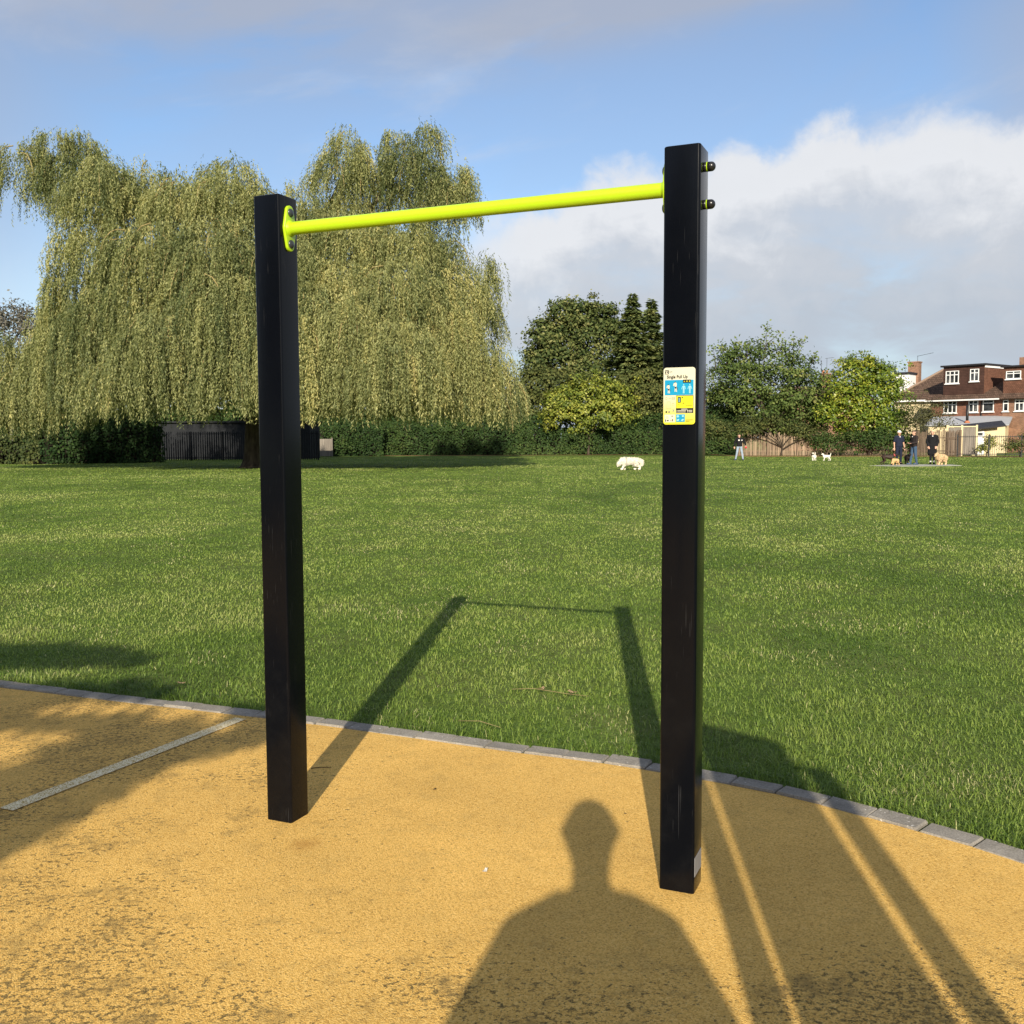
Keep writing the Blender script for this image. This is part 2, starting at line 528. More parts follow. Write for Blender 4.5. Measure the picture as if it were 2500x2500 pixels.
def mat_rows(name, c, row=.1, dark=.5, along=2, vary=.3, width=.18):
    """tiles / cladding boards laid in rows up the local z axis"""
    m, k = new_mat(name)
    co = obco(k)
    sp_ = k.n('ShaderNodeSeparateXYZ'); k.put(sp_.inputs[0], co)
    b = k.n('ShaderNodeTexBrick')
    k.put(b.inputs['Vector'], k.xyz(k.m('ADD', sp_.outputs[0], k.m('MULTIPLY', sp_.outputs[1], 1.0)), sp_.outputs[2], 0.0))
    d = tuple(x * dark for x in c); e = tuple(x * (1 + vary) for x in c); f = tuple(x * (1 - vary) for x in c)
    k.put(b.inputs['Color1'], e); k.put(b.inputs['Color2'], f); k.put(b.inputs['Mortar'], d)
    b.inputs['Scale'].default_value = 1.0
    b.inputs['Brick Width'].default_value = width; b.inputs['Row Height'].default_value = row; b.inputs['Mortar Size'].default_value = row * .13
    nz = k.ss(k.noise(co, 1.7, 5, .7), .3, .7, .7, 1.3, 'LINEAR')
    finish(k, principled(k, k.mix(1.0, b.outputs[0], k.xyz(nz, nz, nz), 'MULTIPLY'), .85, .2))
    return m
def mat_glass(name='window_glass'):
    m, k = new_mat(name)
    co = obco(k)
    nz = k.noise(co, 1.3, 2, .5)
    finish(k, principled(k, k.ramp(nz, [(.4, (.012, .014, .017)), (.62, (.06, .065, .07)), (.7, (.16, .16, .155))]), .12, .5))
    return m
def mat_wood(name, c1, c2, slat=11.0):
    m, k = new_mat(name)
    co = obco(k)
    mp = k.n('ShaderNodeMapping'); k.put(mp.inputs[0], co); mp.inputs['Scale'].default_value = (slat, slat, .5)
    nz = k.noise(mp.outputs[0], 1.0, 4, .6)
    finish(k, principled(k, k.ramp(nz, [(.28, c1), (.72, c2)]), .9, .12))
    return m
def mat_sign_face():
    m, k = new_mat('sign_print')
    z = k.n('ShaderNodeSeparateXYZ'); k.put(z.inputs[0], obco(k))
    c = k.ramp(k.ss(z.outputs[2], -.0905, .02, 0, 1, 'LINEAR'), [(0.0, (.60, .55, .02)), (.3, (.60, .56, .12)), (.75, (.56, .54, .34)), (1.0, (.54, .53, .40))])
    finish(k, principled(k, c, .35, .4))
    return m

M = {}
M['lawn'] = mat_lawn()
M['rubber'] = mat_rubber()
M['line'] = mat_line()
M['kerb'] = mat_kerb()
M['post'] = mat_post()
M['lime'] = mat_plain('lime_powder_coat', (.38, .58, .013), .30, .45, vary=.03, scale=20)
M['bolt'] = mat_plain('bolt_cap_plastic', (.014, .014, .015), .28, .5, vary=.15)
M['bolthead'] = mat_plain('dark_bolt_steel', (.05, .055, .06), .3, .5, .4, vary=.2)
M['steel'] = mat_plain('dull_steel', (.38, .39, .40), .42, .5, .5, vary=.12, scale=40)
M['blade'] = mat_leaf('grass_blade', [(0.0, (.056, .108, .016)), (.35, (.150, .230, .036)), (.7, (.275, .348, .074)), (.9, (.41, .43, .15)), (1.0, (.52, .47, .26))], .32, .5, .3)
M['willow'] = mat_leaf('willow_leaf', [(0.0, (.095, .125, .050)), (.4, (.225, .243, .096)), (.75, (.385, .385, .158)), (1.0, (.50, .45, .18))], .30, .5, .3)
M['oak'] = mat_leaf('dark_leaf', [(0.0, (.034, .056, .018)), (.55, (.092, .118, .036)), (.9, (.18, .19, .062)), (1.0, (.23, .225, .085))], .18, .6, .12)
M['conifer'] = mat_leaf('conifer_spray', [(0.0, (.045, .072, .026)), (.6, (.135, .172, .058)), (1.0, (.25, .26, .085))], .12, .6, .25)
M['shrub'] = mat_leaf('shrub_leaf', [(0.0, (.036, .054, .018)), (.5, (.088, .105, .032)), (.9, (.16, .158, .046)), (1.0, (.20, .165, .06))], .2, .6, .12)
M['hedge'] = mat_leaf('hedge_leaf', [(0.0, (.018, .040, .012)), (.6, (.044, .078, .020)), (1.0, (.09, .122, .032))], .15, .6, .12)
M['yellowleaf'] = mat_leaf('yellow_green_leaf', [(0.0, (.085, .125, .020)), (.5, (.215, .25, .036)), (1.0, (.40, .39, .075))], .25, .5, .3)
M['laurel'] = mat_leaf('laurel_leaf', [(0.0, (.042, .084, .013)), (.5, (.115, .175, .020)), (.85, (.22, .265, .026)), (1.0, (.34, .34, .04))], .25, .42, .4)
M['loose'] = mat_leaf('loose_tree_leaf', [(0.0, (.042, .072, .020)), (.55, (.105, .150, .040)), (.9, (.19, .23, .066)), (1.0, (.24, .24, .08))], .22, .6, .12)
M['greyleaf'] = mat_leaf('grey_leaf', [(0.0, (.085, .08, .07)), (1.0, (.19, .18, .14))], .2, .6, .2)
M['twigleaf'] = mat_leaf('twiggy_leaf', [(0.0, (.045, .05, .02)), (.7, (.10, .10, .04)), (1.0, (.16, .13, .06))], .15, .6, .2)
M['bark'] = mat_bark('bark', (.028, .022, .016), (.11, .088, .064))
M['twigbark'] = mat_bark('twig_bark', (.20, .16, .07), (.34, .27, .12))
M['coredark'] = mat_plain('core_shade', (.016, .014, .010), .9, .1)  # near-black fill standing in for the shade inside the hedges
M['palebark'] = mat_bark('pale_bark', (.12, .11, .09), (.28, .26, .22))
M['soil'] = mat_plain('leaf_litter', (.26, .15, .075), .95, .1, vary=.45, scale=3.0, bmp=.5)
M['paving'] = mat_plain('pale_concrete', (.33, .33, .28), .9, .15, vary=.12, scale=2.0)
M['brick'] = mat_brick('red_brick', (.16, .058, .034), (.24, .092, .052), (.20, .16, .13))
M['brick2'] = mat_brick('brown_brick', (.20, .10, .06), (.29, .15, .09), (.24, .19, .15))
M['roof'] = mat_rows('brown_roof_tile', (.112, .072, .052), .22, .55)
M['ridge'] = mat_plain('ridge_tile', (.24, .17, .125), .85, .15)
M['clad'] = mat_rows('brown_cladding', (.066, .034, .026), .145, .5, width=5.0, vary=.05)
M['hung'] = mat_rows('hung_tile', (.155, .074, .048), .14, .6, vary=.15)
M['darkroof'] = mat_plain('dark_slate', (.022, .021, .024), .6, .3)
M['white'] = mat_plain('white_upvc', (.80, .80, .78), .4, .4, vary=.04)
M['cream'] = mat_plain('cream_render', (.60, .50, .31), .9, .15, vary=.10, scale=1.5)
M['felt'] = mat_plain('grey_felt_roof', (.36, .37, .39), .85, .2, vary=.08, scale=.8)
M['glass'] = mat_glass()
M['blackmetal'] = mat_plain('black_metal', (.012, .012, .013), .5, .4)
M['palisade'] = mat_plain('shade_dark_steel', (.006, .008, .012), .55, .25, .0)  # steel darkened, the willow's shade is put into its colour
M['shed'] = mat_rows('shade_dark_sheet', (.030, .033, .037), 9.0, .6, width=.25)  # grey wall coloured near black for the deep shade under the willow
M['palings'] = mat_wood('weathered_paling', (.13, .090, .060), (.44, .335, .23))
M['darkpalings'] = mat_wood('brown_paling', (.065, .045, .032), (.21, .155, .11))
M['greyboard'] = mat_wood('grey_board', (.12, .105, .09), (.27, .24, .20), 5.0)
M['skin'] = mat_plain('skin', (.52, .29, .20), .55, .35, vary=.06)
M['navy'] = mat_plain('navy_cloth', (.018, .022, .040), .9, .1)
M['blackcloth'] = mat_plain('black_cloth', (.012, .012, .014), .85, .15)
M['browncloth'] = mat_plain('dark_brown_cloth', (.026, .020, .020), .85, .15)
M['jean'] = mat_plain('blue_denim', (.050, .085, .14), .9, .1)
M['palejean'] = mat_plain('pale_denim', (.28, .34, .42), .9, .1)
M['whitecloth'] = mat_plain('white_cloth', (.80, .78, .72), .85, .15, vary=.05)
M['blond'] = mat_plain('blond_hair', (.55, .43, .25), .7, .25)
M['brownhair'] = mat_plain('grey_brown_hair', (.09, .065, .048), .75, .25)
M['whitefur'] = mat_plain('white_fur', (.74, .70, .59), .9, .1, vary=.10, scale=14, bmp=.6)
M['creamfur'] = mat_plain('cream_fur', (.60, .44, .26), .9, .1, vary=.12, scale=14, bmp=.6)
M['tanfur'] = mat_plain('tan_fur', (.52, .34, .16), .9, .1, vary=.1, scale=14)
M['chocfur'] = mat_plain('chocolate_fur', (.030, .016, .010), .6, .3, vary=.2, scale=14)
M['blackfur'] = mat_plain('black_fur', (.018, .011, .009), .6, .3, vary=.2, scale=14)
M['darknose'] = mat_plain('dark_muzzle', (.02, .016, .014), .5, .4)
M['redcollar'] = mat_plain('red_collar', (.42, .06, .06), .6, .3)
M['redball'] = mat_plain('red_toy', (.55, .04, .05), .5, .4)
M['tissue'] = mat_plain('white_tissue', (.80, .80, .77), .9, .1, vary=.05)
M['dryleaf'] = mat_plain('dry_leaf', (.46, .34, .20), .8, .2, vary=.25, scale=40)
M['darkleaf'] = mat_plain('dark_dead_leaf', (.06, .04, .03), .8, .2)
M['twig'] = mat_plain('dark_twig', (.05, .028, .015), .8, .2)
M['strawtwig'] = mat_plain('straw_twig', (.24, .19, .09), .8, .2)
M['signface'] = mat_sign_face()
M['ink'] = mat_plain('dark_ink', (.012, .012, .010), .4, .4, vary=.02)
M['cyan'] = mat_plain('cyan_print', (.004, .25, .44), .35, .4, vary=.02)
M['palecyan'] = mat_plain('pale_cyan_print', (.24, .50, .55), .35, .4, vary=.02)
M['signyellow'] = mat_plain('yellow_print', (.60, .56, .02), .35, .4, vary=.02)
M['signcream'] = mat_plain('cream_print', (.56, .54, .42), .35, .4, vary=.02)
M['signgrey'] = mat_plain('grey_print', (.17, .20, .19), .4, .4, vary=.02)
M['orange'] = mat_plain('orange_print', (.80, .50, .22), .4, .4, vary=.02)
M['tag'] = mat_plain('silver_tag', (.30, .30, .31), .4, .5, .3)
M['hdpe'] = mat_plain('grey_panel', (.10, .10, .11), .5, .4)
M['terracotta'] = mat_plain('terracotta', (.42, .16, .08), .8, .2)

# ================================================================== GROUND
front = [(-16., 9.1), (-11., 8.75), (-8., 7.85), (-5.6, 6.95), (-4.2, 6.43), (-3.12, 6.012), (-2.345, 5.70), (-1.399, 5.335), (-.904, 5.128), (-.02, 4.718), (.444, 4.524), (.862, 4.289), (1.173, 4.079), (1.494, 3.767), (1.737, 3.507), (2.0, 3.11), (2.22, 2.6), (2.36, 1.9), (2.38, 1.0), (2.2, -.3), (1.8, -1.6), (1.2, -3.0)]
def catmull(p, step):
    p = [Vector((a[0], a[1], 0)) for a in p]
    out = []
    for i in range(len(p) - 1):
        a, b, c, d = p[max(i - 1, 0)], p[i], p[i + 1], p[min(i + 2, len(p) - 1)]
        for j in range(24):
            t = j / 24
            out.append(.5 * ((2 * b) + (c - a) * t + (2 * a - 5 * b + 4 * c - d) * t * t + (3 * b - a - 3 * c + d) * t ** 3))
    out.append(p[-1])
    res = [out[0]]; acc = 0
    for i in range(1, len(out)):
        seg = out[i] - out[i - 1]; L = seg.length; pos = 0
        while acc + L - pos >= step:
            pos += step - acc; acc = 0
            res.append(out[i - 1] + seg * (pos / L))
        acc += L - pos
    return res
KW = .105
fl = catmull(front, .2)
def normal_at(i):
    t = (fl[min(i + 1, len(fl) - 1)] - fl[max(i - 1, 0)]).normalized()
    return Vector((-t.y, t.x, 0))
back = [fl[i] + normal_at(i) * KW for i in range(len(fl))]

g_ = MB()
g_.add([(-1500, -300, -.006), (1500, -300, -.006), (1500, 2200, -.006), (-1500, 2200, -.006)], [(0, 1, 2, 3)])
tag(g_.build('lawn_ground', M['lawn']), kind='structure')
rub = MB()
poly = [(p.x, p.y, 0.0) for p in fl] + [(-2, -9, 0.0), (-16, -9, 0.0)]
rub.add(poly, [tuple(range(len(poly)))[::-1]])
tag(rub.build('rubber_surface', M['rubber']), kind='structure')
# kerb of concrete blocks
kb = MB()
for i in range(len(fl) - 1):
    a, b, c, d = fl[i], fl[i + 1], back[i + 1], back[i]
    g2 = .006
    t = (b - a).normalized() * g2 * .5
    h = .009 + rng.uniform(-.004, .004)
    j = Vector((rng.uniform(-.004, .004), rng.uniform(-.004, .004), 0))
    q = [a + t + j, b - t + j, c - t + j, d + t + j]
    z0 = -.05
    top_in = [p + ((q[0] + q[1] + q[2] + q[3]) / 4 - p) * .06 for p in q]
    tl = rng.uniform(-.003, .003)
    vs = [(p.x, p.y, z0) for p in q] + [(p.x, p.y, h - .007) for p in q] + [(p.x, p.y, h + (tl if n_ < 2 else -tl)) for n_, p in enumerate(top_in)]
    kb.add(vs, [(0, 1, 5, 4), (1, 2, 6, 5), (2, 3, 7, 6), (3, 0, 4, 7), (4, 5, 9, 8), (5, 6, 10, 9), (6, 7, 11, 10), (7, 4, 8, 11), (8, 9, 10, 11)])
tag(kb.build('kerb', M['kerb']), kind='structure')
# worn white line
ln = MB()
a, b = Vector((-2.055, 4.0, 0)), Vector((-1.462, 5.30, 0))
d = (b - a).normalized(); n_ = Vector((-d.y, d.x, 0)) * .038
a2 = a - d * .02
ln.add([(*(a2 - n_)[:2], .004), (*(b - n_)[:2], .004), (*(b + n_)[:2], .004), (*(a2 + n_)[:2], .004)], [(0, 1, 2, 3)])
tag(ln.build('painted_line', M['line']), kind='structure')
# leaf litter strip in front of hedge / fence
st = MB()
pa = [(700, 858.5, 88.8), (1000, 858, 88.8), (1330, 858, 88.3), (1400, 859, 80), (1560, 860, 79), (1700, 860, 77.5), (1932, 860, 73), (2100, 860, 70)]
lo = [Vector((at(p[0], p[1], p[2]).x, p[2] - (1.2 if p[0] < 1350 else 3.4) - .5 * math.sin(i * 2.1), .004)) for i, p in enumerate(pa)]
hi = [Vector((at(p[0], p[1], p[2]).x, p[2] + 3.0, .004)) for p in pa]
for i in range(len(pa) - 1):
    st.add([lo[i], lo[i + 1], hi[i + 1], hi[i]], [(0, 1, 2, 3)])
tag(st.build('leaf_litter_strip', M['soil']), kind='structure')
# small concrete pad under the dog walkers
pd = MB()
c0 = [ground(1640, 878.8), ground(1700, 880.0), ground(1815, 878.6), ground(1790, 876.2), ground(1690, 876.4)]
pd.add([(p.x, p.y, .012) for p in c0] + [(p.x, p.y, -.03) for p in c0], [(0, 1, 2, 3, 4)] + [(i, i + 5, (i + 1) % 5 + 5, (i + 1) % 5) for i in range(5)])
tag(pd.build('concrete_path', M['paving']), kind='structure')

# ------------------------------------------------------------------ grass blades
def inside(poly, x, y):
    ins = np.zeros(len(x), bool)
    n = len(poly)
    for i in range(n):
        x1, y1 = poly[i]; x2, y2 = poly[(i + 1) % n]
        if y1 == y2: continue
        c = ((y1 > y) != (y2 > y)) & (x < (x2 - x1) * (y - y1) / (y2 - y1) + x1)
        ins ^= c
    return ins
hardpoly = [(p.x, p.y) for p in back] + [(-2, -9), (-16, -9)]
def make_grass():
    n = 760000
    Y = 2.2 * np.exp(rng.random(n) * math.log(80 / 2.2))
    X = (rng.random(n) * 2 - 1) * (.60 * Y + 1.6)
    keep = ~inside(hardpoly, X, Y) & ~inside([(p.x, p.y - .5) for p in c0[:3]] + [(p.x, p.y) for p in c0[3:]], X, Y)
    X = X[keep]; Y = Y[keep]; n = len(X)
    wd = np.maximum(.0036, .00074 * Y) * rng.uniform(.6, 1.35, n)
    patch = vnoise(X * 1.3, Y * 1.3, 3) * .6 + vnoise(X * 4, Y * 4, 4) * .4
    big = vnoise(X * .25, Y * .25, 6)
    hgt = np.clip(.032 - .0006 * Y, .024, .031) * rng.uniform(.5, 1.4, n) * (.5 + .9 * patch)
    # ranker fringe against the kerb
    bx = np.array([p.x for p in back]); by = np.array([p.y for p in back])
    near = np.full(n, 9.0)
    sel = Y < 9
    dd = np.full(sel.sum(), 9.0)
    for i in range(len(bx)):
        dd = np.minimum(dd, np.hypot(X[sel] - bx[i], Y[sel] - by[i]))
    near[sel] = dd
    hgt *= 1 + 1.1 * np.exp(-near / .14)
    aa = rng.uniform(0, 2 * np.pi, n)
    lean = rng.uniform(.25, 1.9, n)
    D = np.stack([np.cos(aa), np.sin(aa), np.zeros(n)], 1)
    bb = aa + np.pi / 2 + rng.normal(0, .5, n)
    S = np.stack([np.cos(bb), np.sin(bb), np.zeros(n)], 1) * wd[:, None] * .5
    B = np.stack([X, Y, np.full(n, -.004)], 1)
    mid = B + D * (hgt * lean * .35)[:, None]; mid[:, 2] += hgt * .62
    tip = B + D * (hgt * lean)[:, None]; tip[:, 2] += hgt * (1.0 - .30 * np.minimum(lean, 2))
    V = np.stack([B - S, B + S, mid - S * .75, mid + S * .75, tip], 1).reshape(-1, 3)
    b0 = np.arange(n) * 5
    q = np.stack([b0, b0 + 1, b0 + 3, b0 + 2], 1); t = np.stack([b0 + 2, b0 + 3, b0 + 4], 1)
    far = vnoise(X * .8, Y * .45, 41) * .55 + vnoise(X * 2.2, Y * 1.1, 42) * .45
    tint = np.clip(.30 + .46 * rng.random(n) + .34 * (patch - .5) + .32 * (big - .5) + .50 * (far - .5), 0, .88)
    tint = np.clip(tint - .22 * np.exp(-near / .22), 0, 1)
    spot = np.clip((vnoise(X * .9, Y * .42, 51) - .68) * 6, 0, 1)
    tint = np.clip(tint - .24 * spot, 0, 1)
    dry = vnoise(X * 1.9, Y * 1.9, 9)
    straw = rng.random(n) < (.006 + .20 * np.clip((dry - .70) * 4, 0, 1))
    tint[straw] = rng.uniform(.9, 1, straw.sum())
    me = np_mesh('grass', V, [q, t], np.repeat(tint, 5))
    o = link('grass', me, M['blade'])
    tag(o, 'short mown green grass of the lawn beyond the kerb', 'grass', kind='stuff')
make_grass()
def tufts():
    pass

# ================================================================== PULL-UP STATION
TH, PW, PH, BL, BZ = -.405, .117, 2.417, 1.588, 2.296
e1 = Vector((math.cos(TH), math.sin(TH), 0)); n1 = Vector((-math.sin(TH), math.cos(TH), 0))
PA = Vector((-.898, 3.903, 0))
station = thing('pull_up_station', 'black two-post pull-up station with a lime yellow bar standing on the yellow rubber', 'pull-up bar', PA, TH)
# local frame: x along the bar, y away from the viewer
def rounded_rect(hx, hy, r, n=5):
    out = []
    for cx, cy, a0 in ((hx - r, hy - r, 0), (-hx + r, hy - r, 90), (-hx + r, -hy + r, 180), (hx - r, -hy + r, 270)):
        for i in range(n + 1):
            a = R(a0 + 90 * i / n)
            out.append((cx + r * math.cos(a), cy + r * math.sin(a)))
    return out
def post_mesh(x):
    b = MB()
    prof = rounded_rect(PW / 2, PW / 2, .009)
    n = len(prof)
    levels = [(-.1, 0), (PH - .004, 0), (PH - .0012, .0018), (PH, .0045)]
    vs = []
    for z, ins in levels:
        k = 1 - ins / (PW / 2)
        vs += [(x + p[0] * k, p[1] * k, z) for p in prof]
    fs = []
    for l in range(len(levels) - 1):
        fs += [(l * n + i, l * n + (i + 1) % n, (l + 1) * n + (i + 1) % n, (l + 1) * n + i) for i in range(n)]
    fs.append(tuple((len(levels) - 1) * n + i for i in range(n)))
    return b.add(vs, fs)
posts = []
for x in (0, BL):
    p = post_mesh(x).build('post', M['post'], station, smooth=True)
    p.data.set_sharp_from_angle(angle=R(25))
    posts.append(p)
posts[1]['label'] = 'right black post carrying the instruction sign'
br = MB()
br.tube([(PW / 2 + .004 + i * (BL - PW - .008) / 12, 0, BZ) for i in range(13)], .0243, 28)
bar = br.build('bar', M['lime'], station, smooth=True); bar.data.set_sharp_from_angle(angle=R(50))
def flange(x0, x1):
    """oval plate: hull of a big middle disc and two small end discs"""
    pts_ = []
    for (cz, r) in ((0, .037), (.063, .0225), (-.063, .0225)):
        for i in range(36):
            a = 2 * math.pi * i / 36
            pts_.append((r * math.cos(a), cz + r * math.sin(a)))
    pts_ = sorted(set((round(a, 5), round(b, 5)) for a, b in pts_))
    def cross(o, a, b): return (a[0] - o[0]) * (b[1] - o[1]) - (a[1] - o[1]) * (b[0] - o[0])
    lo_, up_ = [], []
    for p in pts_:
        while len(lo_) > 1 and cross(lo_[-2], lo_[-1], p) <= 0: lo_.pop()
        lo_.append(p)
    for p in reversed(pts_):
        while len(up_) > 1 and cross(up_[-2], up_[-1], p) <= 0: up_.pop()
        up_.append(p)
    hull = lo_[:-1] + up_[:-1]
    b = MB(); n = len(hull)
    b.add([(x0, p[0], BZ + p[1]) for p in hull] + [(x1, p[0], BZ + p[1]) for p in hull],
          [tuple(range(n)), tuple(range(2 * n - 1, n - 1, -1))] + [(i, i + n, (i + 1) % n + n, (i + 1) % n) for i in range(n)])
    return b
for sgn, x in ((1, PW / 2), (-1, BL - PW / 2)):
    fo = flange(x - sgn * .001, x + sgn * .010)
    fl_o = fo.build('flange_plate', M['lime'], bar, bevel=.002, smooth=True)
    # weld collar
    cb = MB(); cb.tube([(x + sgn * .0095, 0, BZ), (x + sgn * .014, 0, BZ), (x + sgn * .019, 0, BZ)], [.0315, .0285, .0245], 28, caps=False)
    cb.build('weld_bead', M['lime'], bar, smooth=True)
    for dz in (.0585, -.0585):
        bh = MB(); bh.dome((x + sgn * .0095, 0, BZ + dz), (sgn, 0, 0), .0165, .009, .001)
        bh.build('bolt_head', M['bolthead'], bar, smooth=True)
for x, sgn, pst in ((-PW / 2, -1, posts[0]), (BL + PW / 2, 1, posts[1])):
    for dz in (.0585, -.0585):
        c_ = MB()
        c_.tube([(x - sgn * .001, 0, BZ + dz), (x + sgn * .008, 0, BZ + dz)], .0150, 16)
        c_.dome((x + sgn * .0105, 0, BZ + dz), (sgn, 0, 0), .0150, .013, .012)
        c_.build('bolt_cap', M['bolt'], pst, smooth=True)
        wr = MB(); wr.tube([(x + sgn * .008, 0, BZ + dz), (x + sgn * .0105, 0, BZ + dz)], .0155, 16)
        wr.build('washer', M['lime'], pst, smooth=False)
# silver tag low on the right post
tg = MB(); tg.box(BL + PW / 2 - .0005, BL + PW / 2 + .0012, -.050, .046, .055, .118)
tg.build('silver_tag', M['tag'], posts[1])

# --- instruction sign on the front of the right post (local: x right, z up, face towards -y)
SZ = 1.632
SX = BL - .0025
yf = -PW / 2
def plate(x0, x1, z0, z1, lvl, r=0.0):
    b = MB()
    if r > 0:
        prof = [((x0 + x1) / 2 + p[0], (z0 + z1) / 2 + p[1]) for p in rounded_rect((x1 - x0) / 2, (z1 - z0) / 2, r, 6)]
    else:
        prof = [(x0, z0), (x1, z0), (x1, z1), (x0, z1)]
    prof = prof if r == 0 else prof
    return b.prism(prof, -.0006 * lvl - .0006, -.0006 * lvl + .0001)
sg = MB()
prof = rounded_rect(.0515, .0905, .0095, 8)
sg.prism(prof, -.0016, .0005)
sign = sg.build('instruction_sign', M['signface'], station)
sign.location = (SX, yf, SZ)
S_ = .103 / 895
def sx_(u): return (u - 577.5) * S_
def sz_(v): return (937.5 - v) * .181 / 1545
def sp(name, u0, u1, v0, v1, mat, lvl=3, r=0.0):
    o = plate(sx_(u0), sx_(u1), sz_(v1), sz_(v0), lvl, r).build(name, mat, sign)
    return o
class Art:
    """flat printed artwork made of small polygons at one height"""
    def __init__(s, lvl): s.b = MB(); s.y = -.0006 * lvl - .0007
    def poly(s, pts_):
        s.b.prism([(sx_(u), sz_(v)) for u, v in pts_][::-1], s.y, s.y + .0004); return s
    def rect(s, u0, u1, v0, v1): return s.poly([(u0, v0), (u1, v0), (u1, v1), (u0, v1)])
    def disc(s, u, v, r, n=14): return s.poly([(u + r * math.cos(2 * math.pi * i / n), v + r * math.sin(2 * math.pi * i / n)) for i in range(n)])
    def ring(s, u, v, r, t, n=16):
        for i in range(n):
            a, c = 2 * math.pi * i / n, 2 * math.pi * (i + 1) / n
            s.poly([(u + r * math.cos(a), v + r * math.sin(a)), (u + r * math.cos(c), v + r * math.sin(c)), (u + (r - t) * math.cos(c), v + (r - t) * math.sin(c)), (u + (r - t) * math.cos(a), v + (r - t) * math.sin(a))])
        return s
    def seg(s, u0, v0, u1, v1, t):
        d_ = math.hypot(u1 - u0, v1 - v0); nx, ny = -(v1 - v0) / d_ * t / 2, (u1 - u0) / d_ * t / 2
        return s.poly([(u0 + nx, v0 + ny), (u0 - nx, v0 - ny), (u1 - nx, v1 - ny), (u1 + nx, v1 + ny)])
    def done(s, name, mat): return s.b.build(name, mat, sign)
def text(body, u, v, cap, mat, name='lettering', wide=1.0, lvl=4):
    cu = bpy.data.curves.new('t', 'FONT'); cu.body = body; cu.size = 1.0; cu.extrude = 0.0; cu.offset = .022
    to = bpy.data.objects.new('t', cu); col.objects.link(to)
    dg = bpy.context.evaluated_depsgraph_get()
    me = bpy.data.meshes.new_from_object(to.evaluated_get(dg))
    bpy.data.objects.remove(to); bpy.data.curves.remove(cu)
    k_ = cap * .181 / 1545 / .69
    for vtx in me.vertices:
        x, y = vtx.co.x, vtx.co.y
        vtx.co = (sx_(u) + x * k_ * wide, -.0006 * lvl - .0008, sz_(v) + y * k_)
    me.name = name
    return link(name, me, mat, sign)
sp('logo_square', 172, 278, 232, 342, M['ink'])
lg = Art(5); lg.seg(192, 250, 218, 285, 15); lg.seg(246, 250, 208, 318, 15); lg.rect(194, 258, 306, 330); lg.done('logo_mark', M['signcream'])
l2 = Art(3); l2.ring(320, 278, 26, 7); l2.seg(350, 262, 382, 272, 7); l2.seg(350, 284, 380, 288, 7); l2.done('second_logo', M['signgrey'])
tx = text('Single Pull Up', 228, 455, 80, M['ink'], wide=.90)
sp('exercise_panel', 170, 977, 503, 912, M['cyan'])
sp('difficulty_tab', 680, 908, 500, 585, M['ink'], 4, .0022)
dt = Art(6); dt.poly([(706, 560), (724, 530), (744, 560)]); dt.disc(797, 544, 17); dt.disc(872, 544, 17); dt.done('difficulty_icons', M['signyellow'])
fg = Art(5)
for (u, v, s_) in ((275, 630, 1.0), (470, 565, 1.12)):
    fg.poly([(u - 38 * s_, v + 18 * s_), (u + 6 * s_, v), (u + 36 * s_, v + 30 * s_), (u + 30 * s_, v + 105 * s_), (u - 12 * s_, v + 110 * s_)])
    fg.seg(u - 34 * s_, v + 30 * s_, u - 44 * s_, v + 90 * s_, 20 * s_)
    fg.seg(u + 2 * s_, v + 110 * s_, u - 8 * s_, v + 230 * s_, 22 * s_); fg.seg(u + 22 * s_, v + 105 * s_, u + 34 * s_, v + 235 * s_, 18 * s_)
fg.done('exercise_figures', M['signcream'])
fh = Art(6)
for (u, v, s_) in ((275, 630, 1.0), (470, 565, 1.12)):
    fh.poly([(u - 20 * s_, v - 6 * s_), (u + 4 * s_, v - 20 * s_), (u + 14 * s_, v), (u - 24 * s_, v + 18 * s_)])
    fh.poly([(u - 14 * s_, v + 112 * s_), (u + 30 * s_, v + 104 * s_), (u + 26 * s_, v + 150 * s_), (u, v + 158 * s_)])
    fh.seg(u + 44 * s_, v + 120 * s_, u + 50 * s_, v + 180 * s_, 14 * s_)
fh.done('figure_shading', M['ink'])
bd = Art(5)
for u in (706, 878):
    bd.disc(u, 640, 18); bd.poly([(u - 26, 668), (u + 26, 668), (u + 24, 770), (u - 24, 770)])
    bd.seg(u - 30, 678, u - 58, 760, 15); bd.seg(u + 30, 678, u + 58, 760, 15)
    bd.seg(u - 12, 770, u - 12, 872, 19); bd.seg(u + 12, 770, u + 12, 872, 19)
bd.done('body_diagrams', M['palecyan'])
gr = Art(3)
gr.ring(212, 1000, 34, 8); gr.ring(405, 1160, 32, 7); gr.ring(405, 1332, 36, 8); gr.poly([(405, 1300), (437, 1320), (430, 1358), (405, 1332)])
for q in ((370, 965, 455, 968), (370, 1030, 455, 1033), (372, 965, 372, 1030), (452, 965, 452, 1030), (370, 996, 455, 998), (272, 998, 350, 1000)): gr.seg(*q, 7)
for q in ((240, 1090, 330, 1090), (240, 1090, 228, 1275), (332, 1090, 345, 1275), (225, 1278, 345, 1278), (205, 1140, 195, 1278)): gr.seg(*q, 7)
gr.done('diagram_lines', M['signgrey'])
sq = Art(4); sq.rect(195, 244, 1345, 1388); sq.done('app_badge', M['ink']); sq = Art(4); sq.rect(272, 322, 1345, 1388); sq.done('app_badge', M['ink'])
s2 = Art(6); s2.rect(284, 310, 1356, 1378); s2.done('badge_centre', M['signcream'])
sp('scan_panel_border', 490, 978, 925, 1405, M['ink'], 3)
sp('scan_panel', 502, 966, 940, 1268, M['signyellow'], 4)
